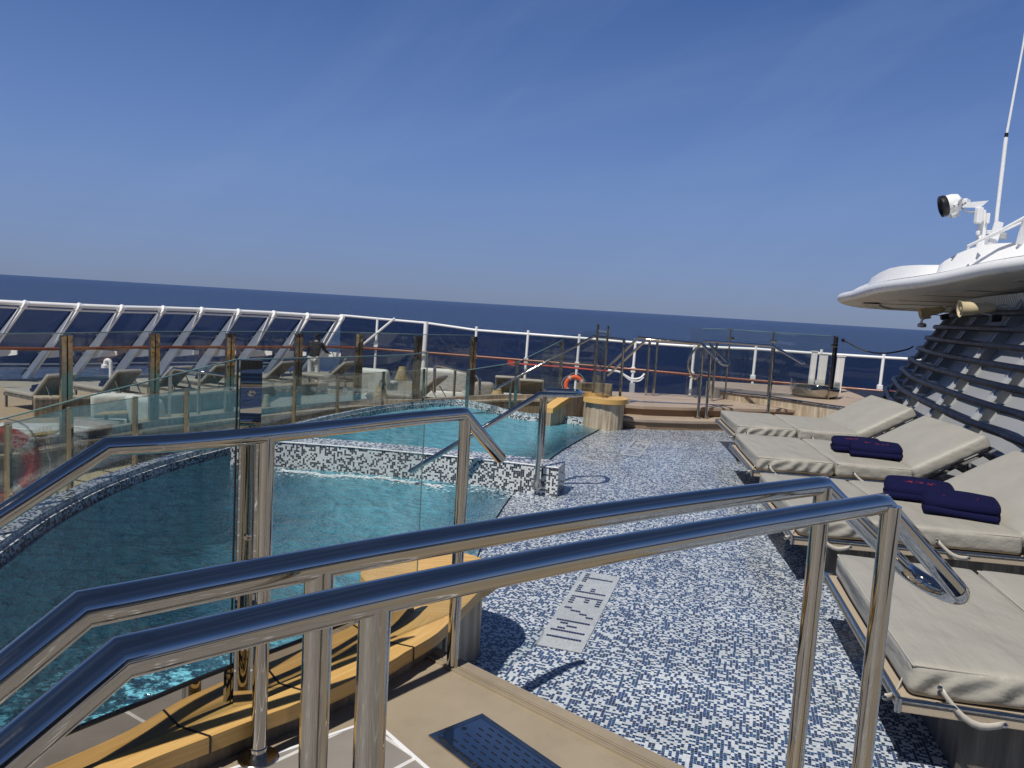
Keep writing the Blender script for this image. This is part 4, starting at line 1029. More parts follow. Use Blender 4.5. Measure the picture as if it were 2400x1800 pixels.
# ------------------------------------------------------------------ far column, steps, spa terrace
fc = thing('swirl_topped_column', 'round travertine column with a swirling honey wood top at the far pool end', 'column', (1.3, 10.55, 0))
cb = V2(1.29, 10.52)
mb = MB(); mb.lathe([(.275, -.9), (.275, .36)], cb, 14, cap=True); obj('shaft', mb, M['trav'], fc, angle=20)
def flat_ribbon(mb, cl, wd, z0, z1, dz=None):
    Nn = normals2(cl); n = len(cl); rows = []
    for i, (p, q) in enumerate(zip(cl, Nn)):
        h = wd[i] if isinstance(wd, list) else wd
        a = p-q*h/2; b = p+q*h/2; dd = dz(i/(n-1)) if dz else 0.0
        rows.append([V2(a.x, a.y, z0+dd), V2(a.x, a.y, z1+dd), V2(b.x, b.y, z1+dd), V2(b.x, b.y, z0+dd), V2(a.x, a.y, z0+dd)])
    A2 = arclen(cl); mb.strip(rows, [[(A2[i], 0), (A2[i], .05), (A2[i], .3), (A2[i], .35), (A2[i], .6)] for i in range(n)])
    mb.add(rows[0][:4], [(0, 1, 2, 3)]); mb.add(rows[-1][:4], [(0, 1, 2, 3)])
cl = [V2(cb.x+math.cos(a)*.20, cb.y+math.sin(a)*.20) for a in [R(60-15*k) for k in range(0, 16)]]
mb = MB(); flat_ribbon(mb, cl, .24, .362, .425)
sw = catmull([V2(0.50, 10.28), V2(0.64, 10.52), V2(0.80, 10.78), V2(1.00, 11.0), V2(1.20, 11.0), V2(1.33, 10.74)], 6)
swz = lambda f: -.17*max(0, 1-f*2.0)
mb2 = MB(); flat_ribbon(mb2, sw, .16, .366, .429, swz)
obj('wooden_ring', mb, M['kerbwood'], fc, angle=30); obj('wooden_swirl', mb2, M['kerbwood'], fc, angle=30)
mb = MB(); flat_ribbon(mb, sw[:-5], .11, -.5, .364, swz); obj('curved_wall', mb, M['trav'], fc, angle=30)
mb = MB(); flat_ribbon(mb, catmull([V2(1.0, 11.35), V2(1.25, 11.5), V2(1.5, 11.45)], 6), .12, .2, .52); obj('dark_upstand', mb, M['trav_dark'], fc, angle=30)
# glass posts by the column
fg = thing('column_glass_screen', 'tall glass screen between two dark steel posts beside the swirl topped column', 'glass screen', (1.25, 10.6, .42))
q1 = D(1400, 770, 10.95); q2 = D(1424, 770, 10.5)
for q, zt_, r in ((q1, D(1402, 760, 10.95).z, .016), (q2, D(1429, 764, 10.5).z, .013)):
    mb = MB(); mb.bar(V2(q.x, q.y, .40), V2(q.x+.01, q.y, zt_), r*2, r*2, up=(0, 1, 0)); obj('post', mb, M['steel_old'], fg, smooth=False)
mb = MB(); pane(mb, [V2(q1.x, q1.y), V2(q2.x, q2.y)], .45, q1.z-.02); 
pane(mb, [V2(q1.x, q1.y), V2(q1.x-.75, q1.y-.05)], .45, lambda p: q1.z-.02 if p.x > q1.x-.2 else q1.z-.2); obj('glass_pane', mb, M['glass'], fg, smooth=False)

# steps
st1 = [(1.50, 10.62), (1.9, 10.58), (2.5, 10.70), (3.3, 10.96), (4.4, 11.3), (4.4, 13.0), (1.2, 12.6), (1.2, 10.9)]
def shrink(poly, d):    # pull the front edge back
    return [(x, y+(d if y < 11.5 else 0)) for x, y in poly]
sf = thing('stone_steps', 'two beige stone steps with brown risers leading up to the far landing', 'steps', (2.5, 11, 0))
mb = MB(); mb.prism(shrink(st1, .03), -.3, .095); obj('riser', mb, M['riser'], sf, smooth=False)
mb = MB(); mb.prism(st1, .095, .142); obj('tread', mb, M['stone_far'], sf, smooth=False, bevel=.008)
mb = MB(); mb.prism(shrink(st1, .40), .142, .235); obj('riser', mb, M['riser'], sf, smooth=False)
mb = MB(); mb.prism(shrink(st1, .35), .235, .288); obj('tread', mb, M['stone_far'], sf, smooth=False, bevel=.008)
# landing behind
mb = MB(); mb.prism([(1.5, 11.9), (3.6, 12.2), (3.5, 12.75), (1.6, 12.55)], .288, .293); struct('far_landing', mb, M['stone_far'], smooth=False)
# narrow steel-toned strip across the landing
mb = MB(); mb.prism([(1.72, 11.32), (3.35, 11.55), (3.38, 11.63), (1.66, 11.40)], .292, .297)
single('landing_strip', mb, M['steel_old'], 'narrow steel toned strip lying across the far stone landing', 'drain channel', smooth=False)
# spa terrace
sp_ = [V2(3.42, 12.55), V2(3.62, 12.2), V2(4.02, 12.0), V2(4.55, 11.35), V2(5.3, 10.5)]
tw = thing('spa_terrace_wall', 'travertine faced terrace with a steel edge beside the far steps', 'wall', (4.2, 12, 0))
poly = [(p.x, p.y) for p in catmull(sp_, 6)]+[(9, 9.5), (9, 14.2), (3.6, 14.2)]
mb = MB(); mb.prism(poly, -.3, .425); obj('travertine_wall', mb, M['trav'], tw, angle=30)
mb = MB(); mb.prism([(3.45, 12.6), (3.7, 12.25), (4.08, 12.05), (4.6, 11.4), (5.3, 10.6), (9, 9.6), (9, 14.2), (3.65, 14.2)], .4255, .431); obj('top_paving', mb, M['stone_far'], tw, smooth=False)
mb = MB(); mb.tube([V2(p.x, p.y, .425)-V2(.01, .01, 0) for p in catmull(sp_, 6)], .016, 8); obj('steel_edge', mb, M['steel'], tw)
# round steel basin
bz = thing('round_steel_basin', 'round polished steel basin standing on the far terrace behind glass', 'basin', (4.95, 12.45, .43))
cbz = D(1908, 925, 12.35); cbz.z = .431
mb = MB(); mb.lathe([(.30, 0), (.35, .04), (.375, .10), (.375, .155), (.36, .165), (.345, .15), (.33, .05), (.0001, .04)], cbz, 40); obj('bowl', mb, M['steel'], bz)
mb = MB(); mb.lathe([(.335, .075), (.0001, .076)], cbz, 32, cap=False); obj('water', mb, M['film'], bz)
mb = MB(); mb.lathe([(.376, .155), (.376, .26), (.366, .26), (.366, .155)], cbz, 40, cap=False); obj('glass_collar', mb, M['glass'], bz)
# spa glass screens with clips
sg = thing('terrace_glass_screen', 'curved glass screen with steel clips along the far travertine terrace', 'glass screen', (4, 12.1, .43))
def scr(p0, p1, zt0, zt1, zb):
    mb = MB(); pane(mb, [V2(p0.x, p0.y), V2((p0.x+p1.x)/2, (p0.y+p1.y)/2), V2(p1.x, p1.y)], zb, lambda p: zt0+(zt1-zt0)*((p.x-p0.x)/(p1.x-p0.x)))
    g_ = obj('glass_pane', mb, M['glass'], sg, smooth=False)
    mb = MB(); mb.tube([V2(p0.x, p0.y, zt0), V2(p1.x, p1.y, zt1)], .005, 6); obj('glass_edge', mb, M['glass_edge'], g_)
s0 = D(1646, 770, 12.5); s1 = D(1712, 772, 12.35); s2 = D(1812, 779, 12.05); s3 = D(1955, 788, 12.0); s4 = D(1967, 792, 12.3)
for a, b in ((s0, s1), (s1, s2), (s2, s3)): scr(a, b, a.z, b.z, .44)
for q, x_ in ((s1, 1710), (s2, 1814), (s3, 1951)):
    mb = MB(); mb.bar(V2(q.x, q.y-.02, .43), V2(q.x, q.y-.02, q.z-.0), .02, .02, up=(0, 1, 0)); po = obj('clip_post', mb, M['steel_old'], sg, smooth=False)
    mb = MB(); mb.box(V2(q.x, q.y-.05, q.z-.14), (.09, .05, .05)); mb.box(V2(q.x, q.y-.02, q.z+.004), (.10, .03, .012)); obj('clip', mb, M['steel'], po, smooth=False, bevel=.008)
mb = MB(); q = D(1962, 790, 12.1); mb.bar(V2(q.x, q.y, .43), V2(q.x, q.y, q.z), .035, .035, up=(0, 1, 0)); obj('end_post', mb, M['black'], sg, smooth=False)
mb = MB(); pane(mb, [V2(s0.x-.16, s0.y+.1), V2(s0.x, s0.y)], .3, s0.z); obj('glass_pane', mb, M['glass'], sg, smooth=False)
# chain-like rope
rp_ = thing('safety_rope', 'slack black rope slung from the terrace glass to the funnel tubes', 'rope', D(1980, 798, 12.1))
a = D(1976, 797, 12.05); b = D(2130, 818, 11.6); pts = [a.lerp(b, k/16)-Vector((0, 0, .13*math.sin(math.pi*k/16))) for k in range(17)]
mb = MB(); mb.tube(pts+[D(2140, 812, 11.6)], .011, 8); obj('line', mb, M['black'], rp_)
mb = MB(); mb.lathe([(.02, 0), (.03, .04), (.0001, .06)], a-Vector((0, 0, .03)), 10); obj('hook', mb, M['black'], rp_)

# far handrails
def trail(mb, pts, r=.021): mb.tube(pts, r, 12)
h1 = thing('pool_end_handrail', 'steel stair handrail sloping up to the dark glass posts at the far pool end', 'handrail', (1, 11, .2))
p0 = D(1158, 913, 10.9); p1 = D(1392, 788, 11.3); p2 = D(1463, 796, 11.0); 
mb = MB(); trail(mb, [p0, p1, p2]); obj('rail', mb, M['steel'], h1, angle=50)
mb = MB(); mb.tube([p2, V2(p2.x, p2.y, .14)], .021, 12); obj('post', mb, M['steel'], h1)
q = D(1198, 893, 11.0); mb = MB(); mb.tube([q, V2(q.x, q.y, -.2)], .018, 10); obj('post', mb, M['steel'], h1)
h2 = thing('landing_double_handrail', 'pair of steel handrails on the far landing rising from its left side', 'handrail', (2.3, 12, .29))
e1 = D(1496, 791, 12.35); e2 = D(1515, 796, 12.1); e3 = D(1645, 806, 12.1); e4 = D(1640, 805, 12.35)
l1 = D(1424, 862, 12.9); l2 = D(1424, 880, 12.7)
mb = MB(); trail(mb, [l1, e1, e4]); obj('rail', mb, M['steel_old'], h2, angle=50)
mb = MB(); trail(mb, [l2, e2, e3]); obj('rail', mb, M['steel_old'], h2, angle=50)
for q in (D(1523, 800, 12.3), D(1541, 801, 12.3)):
    mb = MB(); mb.tube([q, V2(q.x, q.y, .28)], .021, 12); obj('post', mb, M['steel'], h2)
arc = catmull([D(1641, 808, 12.2), D(1622, 828, 12.2), D(1613, 852, 12.2), D(1618, 873, 12.2), D(1629, 888, 12.2), D(1637, 878, 12.2)], 6)
mb = MB(); mb.tube(arc, .019, 10); obj('curved_end', mb, M['steel_old'], h2)
h3 = thing('centre_step_handrail', 'double steel handrail with rounded end standing on the lower far step', 'handrail', (2.75, 11, .14))
g1 = D(1644, 805, 11.05); g2 = D(1662, 806, 11.1); g3 = D(1688, 850, 10.75); g4 = D(1705, 847, 10.8)
b1 = V2(G(1640, 978, .142).x, G(1640, 978, .142).y, .142)
ar = [g3.lerp(g4, .5)+(g3-g4)*.5*math.cos(math.pi*k/8)+(g3-g1).normalized()*.06*math.sin(math.pi*k/8) for k in range(9)]
mb = MB(); trail(mb, [g1]+ar+[g2]); obj('rail', mb, M['steel'], h3, angle=50)
for q in (D(1649, 814, 11.02), D(1668, 816, 11.06)):
    mb = MB(); mb.tube([q, V2(q.x, q.y, .142)], .021, 12); po = obj('post', mb, M['steel'], h3)
    mb = MB(); mb.lathe([(.05, 0), (.05, .01), (.0001, .01)], (q.x, q.y, .143), 16); obj('flange', mb, M['steel_old'], po)
h4 = thing('terrace_handrail', 'steel handrail running right from the landing and dropping beside the travertine wall', 'handrail', (3.2, 11.6, .2))
k1 = D(1640, 806, 12.3); k0 = D(1652, 799, 12.2); k2 = D(1812, 811, 11.2); k3 = D(1884, 853, 10.55)
mb = MB(); trail(mb, [k1, k0, k2, k3]); obj('rail', mb, M['steel'], h4, angle=50)
q = D(1814, 815, 11.2); mb = MB(); mb.tube([q, V2(q.x, q.y, 0.0)], .024, 12); obj('post', mb, M['steel'], h4)
q = D(1680, 803, 12.1); mb = MB(); mb.tube([q, V2(q.x, q.y, .28)], .021, 12); obj('post', mb, M['steel'], h4)

# sloped glass by the pool-end stairs
sgl = thing('stair_glass', 'sloping glass panels on dark posts beside the stairs at the far pool end', 'glass screen', (.3, 11, .1))
pp = [(1098, 867, 941, 10.9), (1213, 849, 936, 11.2), (1319, 797, 912, 11.5)]
pts = []
for x, y0, y1, Y in pp:
    a = D(x, y0, Y); b = V2(a.x, a.y, -.3); pts.append(a)
    mb = MB(); mb.bar(b, a, .05, .05, up=(0, 1, 0)); obj('post', mb, M['steel_old'], sgl, smooth=False)
for a, b in zip(pts, pts[1:]):
    mb = MB(); pane(mb, [V2(a.x, a.y), V2(b.x, b.y)], 0.0, lambda p, a=a, b=b: a.z+(b.z-a.z)*((p.x-a.x)/(b.x-a.x))); obj('glass_pane', mb, M['glass'], sgl, smooth=False)
    mb = MB(); mb.tube([a, b], .006, 6); obj('top_edge', mb, M['glass_edge'], sgl)

# ------------------------------------------------------------------ fence round the pool (low, just outside the rim)
walk = MB(); wp = [p for p in RIM]; Nn = normals2(wp)
walk.strip([[p+n*.20+V2(0, 0, -.35), p+n*1.1+V2(0, 0, -.35), p+n*2.6+V2(0, 0, -.35)] for p, n in zip(wp, Nn)])
struct('walkway', walk, M['walk'], smooth=False)
lf = thing('low_pool_fence', 'low glass fence on dark square posts just outside the mosaic pool rim', 'glass fence', (-2.6, 6, -.35))
def near_rim(px, off=.30):
    best = None
    for i in range(len(RIM)-1):
        p = RIM[i]+Nn[i]*off
        r = ray(px, 1000); d = abs(p.x/p.y-r.x/r.y)
        if p.y > 1 and (best is None or d < best[0]): best = (d, p)
    return best[1]
fpx = [(-120, 1050), (18, 990), (170, 954), (311, 929), (440, 911), (560, 902), (680, 885), (788, 876), (887, 870), (985, 864)]
FP = []
for x, y in fpx:
    p = near_rim(x); FP.append(V2(p.x, p.y, D(x, y, p.y).z))
for i, a in enumerate(FP):
    if fpx[i][0] == 560: continue
    mb = MB(); mb.bar(V2(a.x, a.y, -.34), a, .036, .03, up=(0, 1, 0)); obj('post', mb, M['bronze'], lf, smooth=False)
for a, b in zip(FP, FP[1:]):
    mb = MB(); pane(mb, [V2(a.x, a.y), V2(b.x, b.y)], -.2, lambda p, a=a, b=b: a.z-.01+(b.z-a.z)*((p.x-a.x)/(b.x-a.x))); g_ = obj('glass_pane', mb, M['glass'], lf, smooth=False)
    mb = MB(); mb.tube([a-V2(0, 0, .01), b-V2(0, 0, .01)], .003, 6); obj('top_edge', mb, M['glass_edge'], g_)

# ------------------------------------------------------------------ wind fence on its parapet
hp = [(-150, 6.6), (155, 7.7), (362, 8.8), (540, 9.74), (700, 10.7), (842, 11.6), (980, 12.1), (1110, 13.0)]
HP = [V2(ray(x, 800).x/ray(x, 800).y*Y, Y) for x, Y in hp]
HC = resamp(catmull([V2(-7.2, 3.0)]+HP+[V2(0.1, 13.6), V2(1.2, 13.9)], 8), 70)
pw = thing('parapet_wall', 'brown travertine parapet wall carrying the taller glass wind fence', 'wall', (-5, 9, -.3))
mb = MB(); ribbon(mb, HC, [(-.16, -1.6), (-.16, -.07), (.16, -.07), (.16, -1.6)]); obj('wall', mb, M['trav_dark'], pw, angle=30)
mb = MB(); ribbon(mb, HC, [(-.19, -.07), (-.19, -.04), (.19, -.04), (.19, -.07)]); obj('coping', mb, M['trav'], pw, angle=30)
wf = thing('wind_fence', 'tall glass wind fence on pairs of bronze reflecting steel posts behind the pool', 'glass fence', (-5, 9, 0))
mb = MB(); ribbon(mb, HC, [(-.05, -.04), (-.05, .03), (.05, .03), (.05, -.04)]); obj('bottom_rail', mb, M['trav'], wf, angle=30)
Hn = normals2(HC)
for p in HP:
    k = min(range(70), key=lambda i: (HC[i]-p).length); tdir = V2(Hn[k].y, -Hn[k].x)
    mb = MB()
    for s_ in (-1, 1): mb.bar(p+tdir*.036*s_+V2(0, 0, -.05), p+tdir*.036*s_+V2(0, 0, 1.04), .036, .06, up=(tdir.x, tdir.y, 0))
    po = obj('post', mb, M['bronze'], wf, smooth=False, bevel=.004)
    mb = MB(); mb.bar(p+V2(0, 0, -.05), p+V2(0, 0, 1.0), .034, .02, up=(tdir.x, tdir.y, 0)); obj('gasket', mb, M['rubber'], po, smooth=False)
for a, b in zip(HP, HP[1:]):
    mb = MB(); pane(mb, [a, b], .02, 1.06); g_ = obj('glass_pane', mb, M['glass'], wf, smooth=False)
    mb = MB(); mb.tube([V2(a.x, a.y, 1.06), V2(b.x, b.y, 1.06)], .005, 6); obj('top_edge', mb, M['glass_edge'], g_)
# red lifebuoy on the parapet at the left
def lifebuoy(c, Rr, r, axis, mat, lab, rope=True):
    root = thing('lifebuoy', lab, 'lifebuoy', c); c = Vector(c); Z = Vector(axis).normalized(); X = Z.cross(Vector((0, 0, 1))).normalized(); Y = Z.cross(X)
    pts = [c+X*Rr*math.cos(a)+Y*Rr*math.sin(a) for a in [2*math.pi*k/40 for k in range(40)]]
    mb = MB(); mb.tube(pts, r, 12, closed=True); ring = obj('ring', mb, mat, root)
    mb = MB()
    for k in range(4):
        a0 = math.pi/2*k+.6; mb.tube([c+X*Rr*math.cos(a0+d)+Y*Rr*math.sin(a0+d) for d in (-.13, -.06, 0, .06, .13)], r*1.06, 12)
    obj('reflective_band', mb, M['ropem'], ring)
    if rope:
        mb = MB()
        for k in range(4):
            a0 = math.pi/2*k+.6; q = [a0+math.pi/2*j/8 for j in range(9)]
            mb.tube([c+X*(Rr+r+.02+.05*math.sin(math.pi*j/8))*math.cos(a)+Y*(Rr+r+.02+.05*math.sin(math.pi*j/8))*math.sin(a)+Z*.02 for j, a in enumerate(q)], .008, 6)
        obj('rope', mb, M['ropem'], ring)
    return root
lifebuoy(D(-10, 1092, 6.35), .27, .07, (.75, -.66, 0), M['red'], 'red lifebuoy with grey rope hanging on the parapet wall at the left picture edge')

# ------------------------------------------------------------------ lower decks
DZ = -1.5
EDGE = [(-19, 15.5), (-13.6, 21.6), (-11.5, 24.5), (-7.9, 28.0), (-5.7, 29.2), (0.6, 28.5), (4.6, 27.2), (10.9, 24.8), (17, 20), (20, 12)]
EC = catmull([V2(x, y) for x, y in EDGE], 10); EN = normals2(EC)
mb = MB(); mb.prism([(p.x+n.x*(1.9 if p.x < -6 else .6), p.y+n.y*(1.9 if p.x < -6 else .6)) for p, n in zip(EC, EN)]+[(20, -12), (-19, -12)], -3.5, DZ); struct('lower_deck', mb, M['deck'], smooth=False)
# raised aft platform
mb = MB(); mb.prism([(-5.6, 15.2), (-1.6, 14.3), (2.5, 14.2), (2.8, 21.5), (-4.4, 21.5), (-5.9, 19.5)], DZ, -1.10); struct('raised_deck', mb, M['deck'], smooth=False)
mb = MB(); mb.prism([(-16, 14), (-9.6, 15.4), (-9.6, 21), (-16, 21)], DZ+.001, DZ+.006); struct('teak_deck', mb, M['teakdeck'], smooth=False)
# travertine planter wall
pk = thing('low_stone_wall', 'low brown stone wall edging the lounger deck beyond the wind fence', 'wall', (-9, 17, DZ))
pl_ = [D(80, 958, 16.8), D(400, 925, 18.5), D(560, 908, 20.5), D(760, 900, 23.0)]
mb = MB(); cl = catmull([V2(p.x, p.y) for p in pl_], 8); flat_ribbon(mb, cl, .35, DZ, DZ+.42); obj('wall', mb, M['trav_dark'], pk, angle=30)
mb = MB(); flat_ribbon(mb, cl, .41, DZ+.42, DZ+.46); obj('coping', mb, M['trav'], pk, angle=30)

# leaning windscreen on the left
tops = [(-60, 701), (57, 707), (184, 713), (284, 717), (381, 719), (471, 722), (557, 726), (640, 730), (719, 735), (798, 739)]
ws = thing('leaning_windscreen', 'white framed windscreen leaning inward along the ship edge at the left', 'windscreen', (-10, 25, DZ))
topP = []; 
Ys = [21.6, 22.2, 23.0, 23.8, 24.8, 25.8, 26.7, 27.5, 28.2, 28.8]
shift = [142, 136, 130, 124, 118, 113, 109, 105, 102, 99]
SB = []
for (x, y), Y, sh in zip(tops, Ys, shift):
    tp = D(x, y+4, Y); bt = G(x-sh, y+4+178*22.8/Y, DZ); 
    bx_ = D(x-sh, y+180, Y+.35); base = Vector((bx_.x, Y+.35, DZ)); topP.append(tp); SB.append(base)
for tp, base in zip(topP, SB):
    mb = MB(); d = (base-tp).normalized()
    # broad flat stanchion, narrow at the top
    sdv = Vector((.75, -.4, .4)).normalized(); sdv = (sdv-d*sdv.dot(d)).normalized(); th = d.cross(sdv).normalized()
    rows = []
    ws_ = [(0, .26), (.25, .32), (.5, .40), (.75, .48), (1.0, .58)]
    for f, wdt in ws_:
        c = tp.lerp(base, f); rows.append([c-sdv*.06-th*.03, c+sdv*(wdt-.06)-th*.03, c+sdv*(wdt-.06)+th*.03, c-sdv*.06+th*.03, c-sdv*.06-th*.03])
    mb.strip(rows); mb.add(rows[0][:4], [(0, 1, 2, 3)]); sto = obj('stanchion', mb, M['white'], ws, smooth=False)
    mb = MB(); a = tp.lerp(base, .57)+sdv*.22; ar_ = Vector((.85, -.15, .02))
    e1_ = a+ar_
    mb.add([a+Vector((0, 0, .08)), a+Vector((-.1, 0, -.22)), e1_+Vector((0, 0, -.08)), e1_+Vector((0, 0, .05)), a+Vector((0, .05, .08)), a+Vector((-.1, .05, -.22)), e1_+Vector((0, .05, -.08)), e1_+Vector((0, .05, .05))], [(0, 1, 2, 3), (7, 6, 5, 4), (0, 3, 7, 4), (1, 5, 6, 2), (2, 6, 7, 3)])
    obj('bracket', mb, M['white'], sto, smooth=False)
    mb = MB()
    for f in (.42, .68): mb.box(tp.lerp(base, f)-sdv*.08, (.10, .10, .10))
    obj('glass_clamp', mb, M['grey_paint'], sto, smooth=False, bevel=.02)
    mb = MB(); mb.bar(tp-sdv*.10+th*.02, base-sdv*.10+th*.02, .05, .05); obj('edge_seal', mb, M['pipe'], sto, smooth=False)
    mb = MB(); mb.tube([tp+sdv*.07-th*.05, tp+sdv*.07+th*.05], .135, 18); obj('cap', mb, M['white'], sto)
mb = MB(); mb.tube(topP, .07, 10); mb.tube([p+Vector((0, .1, -.14)) for p in topP], .03, 8); obj('top_rail', mb, M['white'], ws)
mb = MB(); mb.tube([b+Vector((.1, -.1, .42)) for b in SB], .025, 8); mb.tube([b+Vector((.1, -.1, .30)) for b in SB], .015, 8); obj('lower_rail', mb, M['white'], ws)
for i in range(len(topP)-1):
    mb = MB(); a, b, c, d = topP[i], topP[i+1], SB[i+1], SB[i]; off = Vector((-.05, .12, 0))
    mb.add([a+off, b+off, c+off+Vector((0, 0, .3)), d+off+Vector((0, 0, .3))]+[q+Vector((0, .012, 0)) for q in (a+off, b+off, c+off+Vector((0, 0, .3)), d+off+Vector((0, 0, .3)))], [(0, 1, 2, 3), (7, 6, 5, 4), (0, 4, 5, 1), (1, 5, 6, 2), (2, 6, 7, 3), (3, 7, 4, 0)])
    obj('glass_pane', mb, M['glass_dark'], ws, smooth=False)
# teak handrail round the stern
tk = [D(x, y, Y) for x, y, Y in [(-100, 812, 20.3), (100, 818, 21.4), (362, 814, 24.2), (700, 814, 27.5), (850, 816, 28.9), (1238, 845, 28.2), (1500, 867, 26.9), (1760, 891, 25.8), (2000, 911, 24.5), (2250, 932, 23)]]
th = thing('teak_handrail', 'long varnished red brown teak handrail following the ship edge', 'handrail', (0, 27, -.4))
mb = MB(); tkc = catmull(tk, 8)
mb.tube(tkc, .045, 10); obj('rail', mb, M['teakrail'], th)
mb = MB()
for k in range(0, len(tkc), 4): mb.bar(tkc[k], tkc[k]+Vector((0, .25, -.05)), .03, .03)
obj('bracket', mb, M['white'], th, smooth=False)
# straight windscreen with slender posts on the right
rpx = [(798, 739, 28.8), (885, 747, 29.0), (999, 757, 29.0), (1117, 774, 28.8), (1238, 783, 28.5), (1358, 792, 28.1), (1490, 803, 27.4), (1628, 812, 26.8), (1772, 818, 26.0), (1925, 829, 25.2), (2071, 838, 24.6), (2250, 848, 23.4)]
sr_ = thing('stern_windscreen', 'white railed glass windscreen with slender posts along the stern', 'windscreen', (2, 28, DZ))
TP = [D(x, y, Y) for x, y, Y in rpx]
mb = MB(); mb.tube(TP, .045, 10); obj('top_rail', mb, M['white'], sr_)
for i, p in enumerate(TP):
    if i == 0: continue
    hgt = .14 if i > 2 else .05
    mb = MB(); mb.tube([V2(p.x-.03, p.y, DZ), p+Vector((0, 0, hgt))], .05 if i != 2 else .09, 10); po = obj('post', mb, M['white'], sr_)
    mb = MB(); mb.box(p-Vector((.02, 0, .98)), (.16, .12, .20)); obj('clamp', mb, M['white'], po, smooth=False, bevel=.02)
for a, b in zip(TP, TP[1:]):
    mb = MB(); pane(mb, [V2(a.x, a.y+.06), V2(b.x, b.y+.06)], DZ+.1, lambda p, a=a, b=b: a.z-.05+(b.z-a.z)*((p.x-a.x)/(b.x-a.x))); obj('glass_pane', mb, M['glass_dark'], sr_, smooth=False)
mb = MB(); mb.tube([D(925, 746, 28.6), D(838, 818, 29.0), D(765, 882, 29.5)], .045, 8); obj('brace', mb, M['white'], sr_)
# white posts beyond the terrace
for i, (x0, yt, yb, Y, w_, lab) in enumerate([(1910, 824, 900, 14.0, .085, 'white square post seen through the terrace glass, left of the two'), (1932, 830, 903, 13.8, .11, 'white square post seen through the terrace glass, right of the two'), (1972, 836, 915, 13.4, .10, 'broad white end post of the railing right of the terrace glass')]):
    a = D(x0, yt, Y); b = V2(a.x-.02, a.y, .3); root = thing('white_post', lab, 'post', b, 'white posts behind the far terrace')
    mb = MB(); mb.bar(b, a, w_, w_); obj('shaft', mb, M['white'], root, smooth=False, bevel=.006)
    mb = MB(); mb.box(a+Vector((0, 0, .006)), (w_+.02, w_+.02, .012)); obj('cap', mb, M['white'], root, smooth=False)
# orange lifebuoy by the stern
lifebuoy(D(1346, 903, 26.5), .29, .075, (-.1, -1, .1), M['orange'], 'orange lifebuoy with white bands hanging on a slender post beyond the far pool')
# white pipe loop and hose near the stern post
hs = thing('white_hose', 'looped white hose hanging below the teak handrail at the stern', 'hose', D(1480, 885, 26.3))
mb = MB(); mb.tube(catmull([D(1425, 868, 26.3), D(1450, 871, 26.3), D(1465, 880, 26.3), D(1482, 888, 26.3), D(1500, 886, 26.3), D(1511, 876, 26.3)], 6), .035, 8); mb.tube(catmull([D(1460, 878, 26.3), D(1478, 891, 26.3), D(1497, 893, 26.3), D(1509, 884, 26.3)], 6), .025, 8); obj('loop', mb, M['white'], hs)
mb = MB(); mb.box(D(1481, 910, 26.2), (.16, .16, .36)); obj('stand', mb, M['grey_paint'], hs, smooth=False)
rpole = thing('boat_hook', 'long red pole lashed beneath the teak handrail at the stern', 'pole', D(1200, 852, 27.7))
mb = MB(); mb.tube([D(1195, 851, 27.8), D(1320, 860, 27.4), D(1425, 870, 26.8)], .03, 8); obj('pole', mb, M['red'], rpole)
mb = MB(); mb.bar(D(1190, 849, 27.7), D(1206, 852, 27.7), .10, .16); obj('tag', mb, M['red'], rpole, smooth=False)

# ------------------------------------------------------------------ deck loungers of the lower deck
def deck_lounger():
    root = thing('deck_lounger', 'x', 'deck lounger', (0, 0, 0)); Wd = .68
    mb = MB(); mb.rbox((.62, Wd/2, .40), (1.22, Wd, .09), .03, 6, 4, 2, .01); obj('seat_cushion', mb, M['cushion_far'], root, local=True)
    an = R(41); X = (math.cos(an), 0, math.sin(an)); Z = (-math.sin(an), 0, math.cos(an)); ce = Vector((1.22, Wd/2, .40))+Vector(X)*.40
    mb = MB(); mb.rbox(ce, (.82, Wd, .09), .03, 6, 4, 2, .01, X=X, Z=Z); obj('back_cushion', mb, M['cushion_far'], root, local=True)
    mb = MB()
    for y in (.02, Wd-.02): mb.bar((0, y, .32), (1.95, y, .32), .04, .06)
    for x in (0.02, 1.93): mb.bar((x, 0, .32), (x, Wd, .32), .04, .06)
    b0 = Vector((1.22, .05, .35))
    mb.bar(b0+Vector((0, Wd/2-.05, 0)), b0+Vector((0, Wd/2-.05, 0))+Vector(X)*.80, Wd-.08, .03)
    obj('frame', mb, M['plinth'], root, smooth=False, local=True)
    for x, y in ((.06, .03), (.06, Wd-.03), (1.88, .03), (1.88, Wd-.03)):
        mb = MB(); mb.bar((x, y, 0), (x, y, .30), .045, .045); obj('leg', mb, M['plinth'], root, smooth=False, local=True)
    mb = MB(); mb.bar((1.66, .08, .66), (1.9, .08, .33), .02, .02); mb.bar((1.66, Wd-.08, .66), (1.9, Wd-.08, .33), .02, .02); obj('strut', mb, M['steel'], root, smooth=False, local=True)
    return root
dl = deck_lounger()
def put(px, py, Y, z):
    r = ray(px, py); return Vector((r.x/r.y*Y, Y, z))
spots = [(8, 17.9, -30, DZ, 'grey cushioned deck lounger on the teak at the left picture edge'), (172, 19.5, -30, DZ, 'grey deck lounger directly left of the white gooseneck pipe'), (296, 21.0, -28, DZ, 'grey deck lounger just right of the gooseneck pipe, back partly behind a bronze post'),
         (398, 22.2, -26, DZ, 'grey deck lounger behind the low steel guardrail of the sunken lounge'), (548, 24.2, -22, DZ, 'grey deck lounger behind the mirror steel clamp plate'), (694, 25.4, -20, DZ, 'grey deck lounger right beside the standing man'),
         (858, 18.4, -18, -1.10, 'large looking grey deck lounger in front of the pale sofa wall')]
